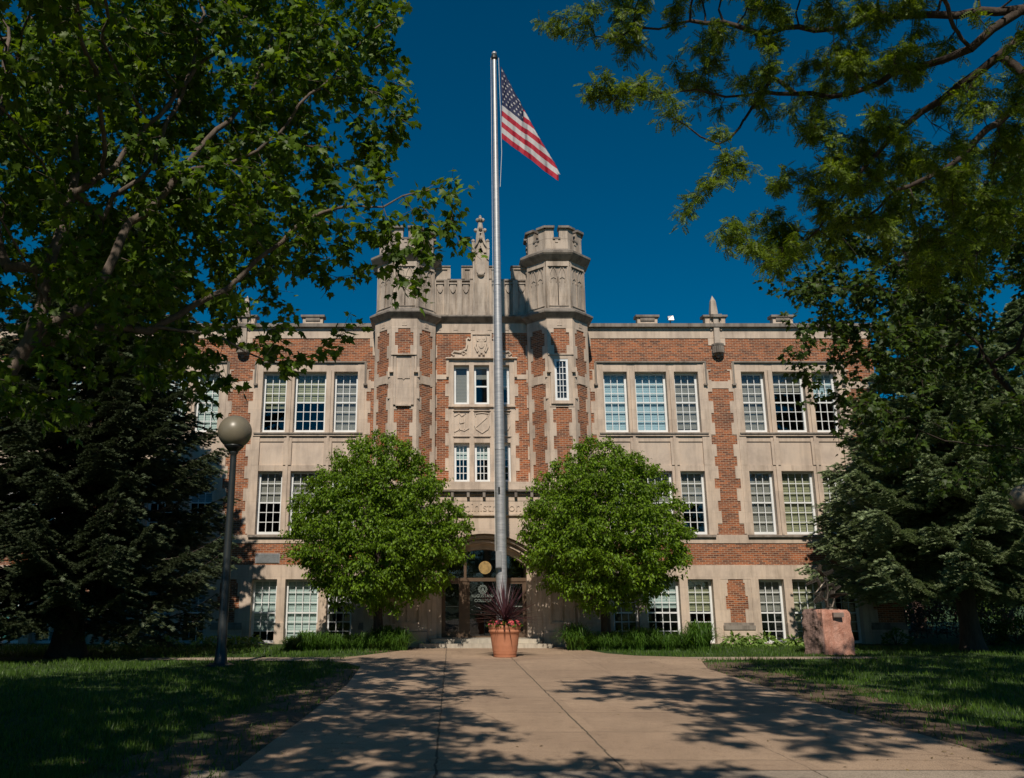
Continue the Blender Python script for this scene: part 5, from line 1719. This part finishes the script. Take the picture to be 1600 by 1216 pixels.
for k_, (x_, y_) in enumerate(((-22, -38), (-12, -42), (-3, -40), (6, -43), (15, -39), (25, -41))):  # unseen trees, added so the doors and windows mirror something dark
    far_tree(x_, y_, 12 + (k_ * 5) % 4, 5.6, 20 + k_, 'unseen tree added behind the viewpoint for dark glass reflections, %s from the left as one faces it' % ('first', 'second', 'third', 'fourth', 'fifth', 'sixth')[k_], M['maple2'])

# ================================================================== flagpole and flag
FPX, FPY = 1.585, 27.3
m_, nt_, b_ = new_mat('brushed_aluminium')
v_ = coords(nt_, 'Object', (1, 1, 9)); f_ = noise(nt_, v_, 2.5, 6, .7)
r_ = ramp(nt_, f_, [(.35, (.36, .365, .37)), (.65, (.50, .50, .50))]); nt_.links.new(r_.outputs[0], b_.inputs['Base Color'])
b_.inputs['Metallic'].default_value = .5; b_.inputs['Roughness'].default_value = .36
rr_ = ramp(nt_, f_, [(.3, (.38,) * 3), (.7, (.55,) * 3)]); nt_.links.new(rr_.outputs[0], b_.inputs['Roughness'])
M['alu'] = m_
fpole = empty('flagpole', (FPX, FPY, 0)); tag(fpole, 'tall tapering silver flagpole rising behind the planter before the entrance', 'flagpole')
ztop = ZL(92, FPY)
mb = MB(); mb.lathe([(.30, .0), (.30, .05), (.22, .10), (.180, .14), (.178, 1), (.167, 5.8), (.128, 12), (.092, 17), (.075, ztop - .1), (.072, ztop)], (FPX, FPY), 28)
for zz in (6.4, 12.1): mb.lathe([(.01, zz), (.167 if zz < 8 else .131, zz), (.167 if zz < 8 else .131, zz + .03), (.01, zz + .04)], (FPX, FPY), 28)
mb.build('pole', M['alu'], fpole, smooth=False)
for o in [x for x in bpy.data.objects if x.name.startswith('pole')]:
    for p in o.data.polygons: p.use_smooth = True
mb = MB(); mb.lathe([(.085, ztop - .05), (.12, ztop), (.12, ztop + .10), (.05, ztop + .14)], (FPX, FPY), 16)
mb.build('truck', simple('black_truck_metal', (.03, .03, .03), .4), fpole)
mb = MB(); mb.lathe([(.03, ztop + .13), (.09, ztop + .17), (.10, ztop + .22), (.06, ztop + .28), (.0, ztop + .31)], (FPX, FPY), 14); mb.build('finial', M['alu'], fpole, smooth=True)
mb = MB(); z0, z1 = ZL(888, FPY), ZL(862, FPY)
x0, x1 = XL(774, 880, FPY), XL(783, 880, FPY)
mb.box(x0, x1, FPY - .30, FPY - .12, z0, z1); mb.box(x0 + .01, x1 - .01, FPY - .32, FPY - .30, z0 + .03, z1 - .03)
mb.build('cleat_box', simple('grey_box_paint', (.30, .31, .31), .45, .3), fpole)
mb = MB(); zc1 = ZL(767, FPY)
mb.box(FPX - .08, FPX - .02, FPY - .2, FPY - .16, zc1 - .1, zc1 + .1); mb.tube([(FPX - .05, FPY - .2, zc1), (FPX - .05, FPY - .26, zc1), (FPX - .05, FPY - .26, zc1 + .08)], .012, 6)
mb.build('cleat', M['lamp_metal'], fpole)
mb = MB(); ha = FPX + .17; pts = [(ha - .02, FPY - .12, ztop - .05), (ha + .03, FPY - .1, ztop - 2.5), (ha + .04, FPY - .1, ztop - 3.9), (FPX + .14, FPY - .08, ztop - 5.2), (FPX - .2, FPY - .20, 6.0), (FPX - .22, FPY - .24, z1)]
mb.tube(pts[:4], .010, 5); mb.tube([(FPX - .13, FPY - .12, ztop - .05), (FPX - .17, FPY - .18, 10), (FPX - .2, FPY - .24, z1)], .008, 5)
mb.build('halyard', simple('white_rope', (.6, .6, .58), .7), fpole)

# flag: cloth laid out flat, hung from the halyard and folded over along its top crease
Hh, Fl = 2.85, 5.0
hoist = Vector((ha + .06, FPY - .1, ZL(106, FPY)))
hz_ = hoist.z - ZL(219, FPY)
end = P(874, 284, FPY - 1.1)
fly = (end - (hoist - Vector((0, 0, hz_))))
fly_u = fly.normalized()
Flen = fly.length * 1.0
crease = (P(884, 288, FPY - 1.05) - hoist).normalized()
axis_n = Vector((0, 0, -1)).cross(fly_u).normalized()


def flag_pt(u, v, off=0.0):
    p = Vector((0, 0, -v * hz_)) + fly_u * (u * Flen)
    # in-plane side of the crease
    cr_ = crease - axis_n * crease.dot(axis_n); cr_.normalize()
    perp = axis_n.cross(cr_).normalized()
    if perp.dot(Vector((0, 0, -1))) < 0: perp = -perp
    d = p.dot(perp)
    back = 0.0
    if d < 0:
        al = p.dot(cr_)
        p = cr_ * al + perp * (-d) * .93
        back = .20 + .45 * min(1, -d)
    # sag of the cloth between corners
    rip = .16 * math.sin(u * 10 + v * 3.2) * (u ** .7) + .06 * math.sin(u * 24 - v * 6) * (u ** .5) + .02 * math.sin(u * 55 + v * 9)
    p += Vector((0, 0, -1)) * .10 * math.sin(u * PI) * (1 - v)
    side = axis_n if axis_n.y < 0 else -axis_n
    p += side * (rip - back + off)
    return hoist + p


NU, NV = 76, 52
mb = MB()
idx = [[0] * (NV + 1) for _ in range(NU + 1)]
for i in range(NU + 1):
    for j in range(NV + 1):
        idx[i][j] = len(mb.v); mb.v.append(tuple(flag_pt(i / NU, j / NV)))
for i in range(NU):
    for j in range(NV):
        u, v = (i + .5) / NU, (j + .5) / NV
        mb.cur = 2 if (u < .4 and v < 7 / 13) else (0 if int(v * 13) % 2 == 0 else 1)
        mb.face((idx[i][j], idx[i + 1][j], idx[i + 1][j + 1], idx[i][j + 1]))
mb.cur = 1
for rrow in range(9):
    cnt = 6 if rrow % 2 == 0 else 5
    for c_ in range(cnt):
        cu = (.4 / 12) * (1 + 2 * c_ + (rrow % 2)); cv = (7 / 13) * (rrow + 1) / 10
        for off in (.014, -.014):
            ring = []
            for k in range(10):
                rad_ = .021 if k % 2 == 0 else .0085
                an = -PI / 2 + k * PI / 5
                ring.append(tuple(flag_pt(cu + rad_ * math.cos(an) * hz_ / Flen, cv + rad_ * math.sin(an), off)))
            ctr = tuple(flag_pt(cu, cv, off))
            b = len(mb.v); mb.v += [ctr] + ring
            for k in range(10): mb.face((b, b + 1 + k, b + 1 + (k + 1) % 10))


def cloth(name, c):
    m, nt, b = new_mat(name)
    out = nt.nodes['Material Output']; b.inputs['Base Color'].default_value = (*c, 1); b.inputs['Roughness'].default_value = .75
    o = coords(nt); bump(nt, b, noise(nt, coords(nt, 'Object', (6, 6, 1)), 3, 4), .5, .03)
    t = nt.nodes.new('ShaderNodeBsdfTranslucent'); t.inputs[0].default_value = (*c, 1)
    mx = nt.nodes.new('ShaderNodeMixShader'); mx.inputs[0].default_value = .15
    nt.links.new(b.outputs[0], mx.inputs[1]); nt.links.new(t.outputs[0], mx.inputs[2]); nt.links.new(mx.outputs[0], out.inputs[0])
    return m


fo = mb.build('flag', [cloth('red_cloth', (.40, .008, .028)), cloth('white_cloth', (.52, .50, .50)), cloth('navy_cloth', (.010, .016, .065))], None, smooth=True, world=False)
tag(fo, 'red, white and blue stars and stripes flag hanging half furled from the pole', 'flag')

# ================================================================== planter
PX_, PYY = XL(789, 1020, 26.3), 26.3
k = 1.0
pot = MB(); R0 = .335; R1 = .47
zt_ = 1.0
pot.lathe([(R0, .012), (R0 + .005, .04), (.34, .10), (.352, .11), (.352, .15), (.352, .155), (.362, .17), (.368, .20), (.385, .33), (.39, .345), (.392, .36), (.425, .62), (.44, .70), (.47, .72), (.485, .75), (.478, .79), (.462, .80), (.47, .82), (.488, .84), (.492, .88), (.485, .92), (.45, .93), (.44, .90), (.42, .80), (.0, .79)], (PX_, PYY), 48, cap=(True, False))
pt = empty('planter_pot', (PX_, PYY, 0)); tag(pt, 'large ribbed terracotta pot on the paving before the entrance steps', 'planter')
pot.build('pot', M['terracotta'], pt, smooth=True)
sl_ = MB(); sl_.lathe([(.43, .80), (.43, .84), (.2, .87), (0, .88)], (PX_, PYY), 24, cap=(True, False)); sl_.build('soil', M['soil'], pt)
# cordyline
g_ = random.Random(5); mb = MB(); b0 = Vector((PX_ + .02, PYY, .95))
for i in range(150):
    a = g_.uniform(0, 2 * PI); el = math.acos(1 - g_.uniform(.02, 1.0) ** 1.25); el = min(el, R(84))
    L = g_.uniform(1.05, 1.5) * (1.0 - .16 * (el / 1.5)); w = g_.uniform(.015, .026)
    d = Vector((math.cos(a) * math.sin(el), math.sin(a) * math.sin(el), math.cos(el)))
    side = Vector((-math.sin(a), math.cos(a), 0)); nn = d.cross(side)
    b = len(mb.v); sg_ = 9; sag = .20 * math.sin(el) ** 2 * g_.uniform(.2, 1.2)
    st0 = b0 + Vector((0, 0, g_.uniform(0, .22)))
    for q in range(sg_ + 1):
        t = q / sg_
        p = st0 + d * L * t + Vector((0, 0, -sag * L * t * t))
        ww = w * (math.sin(min(1, t * 1.25 + .25) * PI / 2) if t < .5 else 1) * (1 - t ** 3) + .001
        mb.v += [tuple(p - side * ww + nn * ww * .4), tuple(p), tuple(p + side * ww + nn * ww * .4)]
    for q in range(sg_):
        for s_ in (0, 1): mb.face((b + 3 * q + s_, b + 3 * q + s_ + 1, b + 3 * q + 4 + s_, b + 3 * q + 3 + s_))
cy_ = empty('cordyline_plant', (PX_, PYY, .88)); tag(cy_, 'spiky dark purple strap leaved plant growing in the terracotta pot', 'plant')
mb.build('leaves', M['cordyline'], cy_)
mb = MB(); mb.tube([(PX_, PYY, .8), (PX_ + .01, PYY, 1.0), (PX_ + .02, PYY, 1.2)], [.05, .045, .03], 10); mb.build('stem', M['bark_dark'], cy_)


def flowers(a, rr, n, col, seed, label, s=1.0):
    x, y = PX_ + math.cos(a) * rr, PYY + math.sin(a) * rr
    t = empty('flower_clump', (x, y, .86)); tag(t, label, 'flowers', None)
    g2 = np.random.default_rng(seed)
    m = 130; d = g2.normal(0, 1, (m, 3)); d[:, 2] = abs(d[:, 2]) * .7; d /= np.linalg.norm(d, axis=1)[:, None]
    pos = np.array([x, y, .90]) + d * np.array([.15, .15, .13]) * s
    leaves('leaves', pos, d, .075, M['bush'], t, TS, .2, seed, .5, .6)
    fv = []; ff_ = []
    for q in range(n):
        dd = g2.normal(0, 1, 3); dd[2] = abs(dd[2]); dd[1] -= .5; dd /= np.linalg.norm(dd)
        c = np.array([x, y, .92]) + dd * np.array([.17, .17, .15]) * s
        for p in range(5):
            an = p * 1.257 + g2.uniform(-.2, .2)
            u = np.cross(dd, [0, 0, 1.0]); u /= np.linalg.norm(u) + 1e-6; w = np.cross(dd, u)
            e = u * math.cos(an) + w * math.sin(an); e2 = u * math.cos(an + .6) + w * math.sin(an + .6); e3 = u * math.cos(an - .6) + w * math.sin(an - .6)
            b = len(fv); fv += [c, c + e2 * .022 + dd * .006, c + e * .036 + dd * .012, c + e3 * .022 + dd * .006]
            ff_ += [(b, b + 1, b + 2, b + 3)]
    np_mesh('blossoms', np.array(fv), np.array(ff_), col, t)


flowers(R(195), .36, 34, M['pink'], 1, 'pink flower clump spilling over the left rim of the pot')
flowers(R(238), .33, 34, M['pink'], 2, 'pink flower clump on the left front of the pot')
flowers(R(262), .30, 20, M['yellow'], 3, 'yellow flower clump between the pink ones on the pot', .75)
flowers(R(295), .33, 34, M['pink'], 4, 'pink flower clump on the right front of the pot')
flowers(R(335), .36, 30, M['pink'], 5, 'pink flower clump spilling over the right rim of the pot')
flowers(R(80), .30, 20, M['yellow'], 6, 'yellow flower clump at the back of the pot')

# ================================================================== lamps
def lamp(x, y, zg, rg, label):
    t = empty('street_lamp', (x, y, 0)); tag(t, label, 'lamp post')
    mb = MB(); mb.lathe([(.36, .0), (.36, .035), (.30, .05), (.17, .10), (.135, .45), (.125, .5), (.085, zg - rg - .25), (.085, zg - rg - .18), (.12, zg - rg - .14), (.12, zg - rg - .05)], (x, y), 24)
    for q in range(4):
        a = q * PI / 2 + .6; mb.lathe([(.025, .03), (.025, .085), (.0, .09)], (x + .27 * math.cos(a), y + .27 * math.sin(a)), 6)
    mb.build('post', M['lamp_metal'], t, smooth=True)
    mb = MB(); mb.lathe([(.12, zg - rg - .10), (.26, zg - rg * .90), (.27, zg - rg * .84), (.10, zg - rg * .85)], (x, y), 24); mb.build('collar', M['lamp_metal'], t, smooth=True)
    mb = MB(); mb.lathe([(max(.001, rg * math.sin(PI * i / 24)), zg - rg * math.cos(PI * i / 24)) for i in range(25)], (x, y), 40, cap=(False, False)); mb.build('globe', M['globe'], t, smooth=True)
    return t


lxx, lyy = ground_at(345, 1041)
lxx = XL(345, 1030, lyy)
zg = P(367, 675, lyy).z
dg = lyy * math.cos(PITCH) + (zg - EYE) * math.sin(PITCH)
lamp(lxx, lyy, zg, 26.0 / F_PX * dg, 'lamp post with a cream globe standing on the left lawn')
lamp(XL(1601, 778, lyy - 1), lyy - 1, P(1600, 779, lyy - 1).z, 20 / F_PX * dg, 'lamp post whose globe just shows at the right edge among spruce boughs')

# ================================================================== boulder with bird sculpture
bxk, byk = XL(1299, 1010, 27.6), 27.9
def fbm(p, s, o=4):
    from mathutils import noise as nz
    return sum(nz.noise(Vector(p) * s * (2 ** k)) / (2 ** k) for k in range(o))
zb = P(1299, 953, byk - .4).z
mb = MB(); n = 30
hx, hy, hz = .80, .62, zb
# corners: left face is a rough receding side, right face is broad and flatter
c4 = [(-.72, -.05), (-.36, -.66), (.62, -.52), (.68, .50), (-.45, .56)]
per = []
for i in range(5):
    a, b = c4[i], c4[(i + 1) % 5]
    for q in range(14): per.append((a[0] + (b[0] - a[0]) * q / 14, a[1] + (b[1] - a[1]) * q / 14, i))
rings = []
NZ = 30
for j in range(NZ + 1):
    h = j / NZ
    ring = []
    for (x, y, i) in per:
        f = 1 - .05 * h + (.03 * math.sin(h * 5) if i == 0 else 0) - (.10 * max(0, h - .93) / .07)
        amp = .10 if i in (0, 4, 3) else .035
        d = fbm((x * 1.7 + 4, y * 1.7, h * 2.2), 1.3) * amp + fbm((x + 9, y, h * 1.3), 5) * amp * .45
        l = math.hypot(x, y)
        ring.append((bxk + x * f + x / l * d, byk + y * f + y / l * d, h * hz + .03 * fbm((x, y, h), 2) * (h > .05)))
    rings.append(ring)
mb.rings(rings, cap=(True, False))
top = rings[-1]
b = len(mb.v); ct = (bxk, byk, hz + .01); NT = 6
prev = top
for q in range(1, NT):
    t = q / NT
    ring = [(p[0] + (ct[0] - p[0]) * t, p[1] + (ct[1] - p[1]) * t, p[2] * (1 - t) + ct[2] * t + .02 * fbm((p[0] * (1 - t), p[1], t), 4)) for p in top]
    mb.rings([prev, ring], cap=(False, False)); prev = ring
mb.poly(prev)
m_, nt_, b_ = new_mat('pink_granite')
o_ = coords(nt_)
f_ = noise(nt_, o_, 2.2, 7, .7); f2 = noise(nt_, coords(nt_, 'Object', (1, 1, .35)), 5, 8, .75)
r1 = ramp(nt_, noise(nt_, coords(nt_, 'Object', (1.6, 1.6, .7)), 2.6, 9, .78), [(.3, (.30, .12, .08)), (.45, (.46, .22, .155)), (.6, (.54, .30, .23)), (.75, (.66, .46, .39))])
r2 = ramp(nt_, noise(nt_, o_, 60, 2), [(.4, (.8, .78, .76)), (.6, (1.12, 1.1, 1.08))])
cc = mixc(nt_, 1.0, r1.outputs[0], r2.outputs[0], 'MULTIPLY')
sx = nt_.nodes.new('ShaderNodeSeparateXYZ'); nt_.links.new(o_, sx.inputs[0])
# the split left side of the stone is a browner, darker rock
ma = N(nt_, 'ShaderNodeMath', operation='MULTIPLY_ADD'); ma.inputs[1].default_value = -.2; ma.inputs[2].default_value = 0
nt_.links.new(sx.outputs[1], ma.inputs[0])
sb = N(nt_, 'ShaderNodeMath', operation='SUBTRACT'); nt_.links.new(sx.outputs[0], sb.inputs[0]); nt_.links.new(ma.outputs[0], sb.inputs[1])
mr = N(nt_, 'ShaderNodeMapRange'); mr.inputs['From Min'].default_value = -.50; mr.inputs['From Max'].default_value = -.44
nt_.links.new(sb.outputs[0], mr.inputs[0])
r3 = ramp(nt_, f2, [(.35, (.07, .045, .038)), (.5, (.19, .12, .10)), (.68, (.34, .23, .19))])
cc2 = mixc(nt_, mr.outputs[0], r3.outputs[0], cc)
nt_.links.new(cc2, b_.inputs['Base Color']); b_.inputs['Roughness'].default_value = .85; bump(nt_, b_, f2, .9, .06)
bo = empty('boulder', (bxk, byk, 0)); tag(bo, 'upright block of pink granite on the right lawn with a small plaque', 'boulder')
mb.build('rock', m_, bo, smooth=False)
mb = MB(); fr = frame_xz(bxk, byk - .70)
xx0 = XL(1302, 960, byk - .7) - bxk; xx1 = XL(1318, 960, byk - .7) - bxk
mb.fbox(fr, xx0, xx1, zb - .22, zb - .08, -.08, .02); mb.fbox(fr, xx0 + .02, xx1 - .02, zb - .2, zb - .1, .02, .026)
mb.build('plaque', simple('dull_bronze_plate', (.24, .18, .15), .65, .1), bo)

sp = empty('bird_sculpture', (bxk, byk, zb)); tag(sp, 'dark bronze sculpture of birds taking flight, on top of the pink boulder', 'sculpture')
mb = MB(); s0 = P(1300, 951, byk - .1)
mb.lathe([(.24, zb - .02), (.22, zb + .03), (.12, zb + .06), (.05, zb + .12)], (s0.x, byk), 12, sy=.8)
Q = lambda px, py, dy=0: tuple(P(px, py, byk - .1 + dy))
mb.tube([Q(1294, 949), Q(1292, 938), Q(1294, 925), Q(1292, 912), Q(1286, 900)], [.05, .04, .035, .03, .02], 8)
mb.tube([Q(1300, 949, .05), Q(1303, 940, .05), Q(1304, 932, .05)], [.05, .035, .03], 8)
mb.tube([Q(1292, 940), Q(1284, 932), Q(1278, 927)], [.04, .035, .03], 8)
mb.build('plinth', M['patina'], sp)


def bird(head, tail, wl_, wr_, thick=.055):
    """head and tail pixels give the body; wings are lists of tip points"""
    h, t = Vector(Q(*head)), Vector(Q(*tail))
    mb = MB(); d = (h - t)
    L = d.length
    pts = [t, t + d * .12, t + d * .35, t + d * .6, t + d * .78, t + d * .88, h, h + d * .12]
    mb.tube(pts, [.05, .02, thick, thick * 1.05, thick * .6, thick * .55, thick * .5, .006], 10)
    tf_ = t - d * .18; sd = d.normalized().cross(Vector((0, 1, 0)))
    mb.hexa([tuple(t + sd * .03 + Vector((0, -.012, 0))), tuple(t - sd * .03 + Vector((0, -.012, 0))), tuple(tf_ - sd * .08 + Vector((0, -.012, 0))), tuple(tf_ + sd * .08 + Vector((0, -.012, 0))),
             tuple(t + sd * .03 + Vector((0, .012, 0))), tuple(t - sd * .03 + Vector((0, .012, 0))), tuple(tf_ - sd * .08 + Vector((0, .012, 0))), tuple(tf_ + sd * .08 + Vector((0, .012, 0)))])
    bd = mb.build('bird', M['patina'], sp, smooth=False)
    for w in (wl_, wr_):
        e = MB(); root = t + d * .6
        tipp = [Vector(Q(*q)) for q in w]
        line = [root] + tipp; n_ = len(line)
        # leading edge plus feather fingers trailing
        e.tube(line, [.035] + [.028] * (n_ - 2) + [.012], 6)
        back = -d.normalized()
        for q in range(14):
            tt = q / 13 * (n_ - 1) * .999; i = int(tt); p = line[i].lerp(line[i + 1], tt - i)
            fl_ = .20 * (1 - .55 * q / 13)
            dr_ = (back * .8 + (line[-1] - line[0]).normalized() * .5).normalized()
            a_ = p; b_2 = p + dr_ * fl_
            e.tube([a_, a_.lerp(b_2, .6), b_2], [.018, .02, .006], 5)
        e.build('wing', M['patina'], bd)


bird((1279, 892, 0), (1288, 903, 0), [(1277, 890, -.1), (1280, 882, -.15)], [(1294, 894, .1), (1300, 890, .2)], .04)
bird((1275, 926, -.05), (1290, 908, 0), [(1276, 908, -.15), (1260, 915, -.3)], [(1298, 914, .1), (1303, 922, .2)], .05)
bird((1272, 928, -.1), (1290, 938, 0), [(1276, 934, -.2), (1271, 940, -.35)], [(1284, 922, .1), (1290, 916, .25)], .045)
bird((1308, 934, .05), (1294, 932, .1), [(1304, 924, .2), (1314, 917, .35)], [(1312, 930, -.1), (1324, 929, -.2)], .045)

# ================================================================== light, sky, camera
w = bpy.data.worlds.new('World'); scene.world = w; w.use_nodes = True
nt = w.node_tree; bg = nt.nodes['Background']
sky = nt.nodes.new('ShaderNodeTexSky'); sky.sky_type = 'NISHITA'; sky.sun_disc = False
sky.sun_elevation = SUN_EL; sky.altitude = 1800; sky.air_density = 1.0; sky.dust_density = .15; sky.ozone_density = 4.5
sdir = Vector((-math.sin(SUN_AZ) * math.cos(SUN_EL), -math.cos(SUN_AZ) * math.cos(SUN_EL), math.sin(SUN_EL)))
sky.sun_rotation = math.atan2(sdir.x, sdir.y)
hs = nt.nodes.new('ShaderNodeHueSaturation'); hs.inputs['Saturation'].default_value = 1.55; hs.inputs['Hue'].default_value = .485
nt.links.new(sky.outputs[0], hs.inputs['Color']); nt.links.new(hs.outputs[0], bg.inputs[0])
bg.inputs[1].default_value = .056
ld = bpy.data.lights.new('sun', 'SUN'); ld.energy = 4.1; ld.angle = R(.55); ld.color = (1, .90, .77)
lo = bpy.data.objects.new('sun', ld); COL.objects.link(lo)
lo.rotation_euler = sdir.to_track_quat('Z', 'Y').to_euler()
lo.location = sdir * 60
cd = bpy.data.cameras.new('camera'); cam = bpy.data.objects.new('camera', cd); COL.objects.link(cam)
cam.location = (0, 0, EYE); cam.rotation_euler = (R(90) + PITCH, 0, 0)
cd.sensor_width = 36; cd.lens = F_PX / 1600 * 36; cd.shift_x = (800 - CX) / 1600; cd.clip_end = 3000; cd.clip_start = .1
scene.camera = cam
scene.view_settings.view_transform = 'Standard'; scene.view_settings.look = 'None'
scene.view_settings.exposure = 0; scene.view_settings.gamma = 1
scene.render.engine = 'CYCLES'
scene.cycles.transparent_max_bounces = 16
scene.render.resolution_x = 1024; scene.render.resolution_y = 778
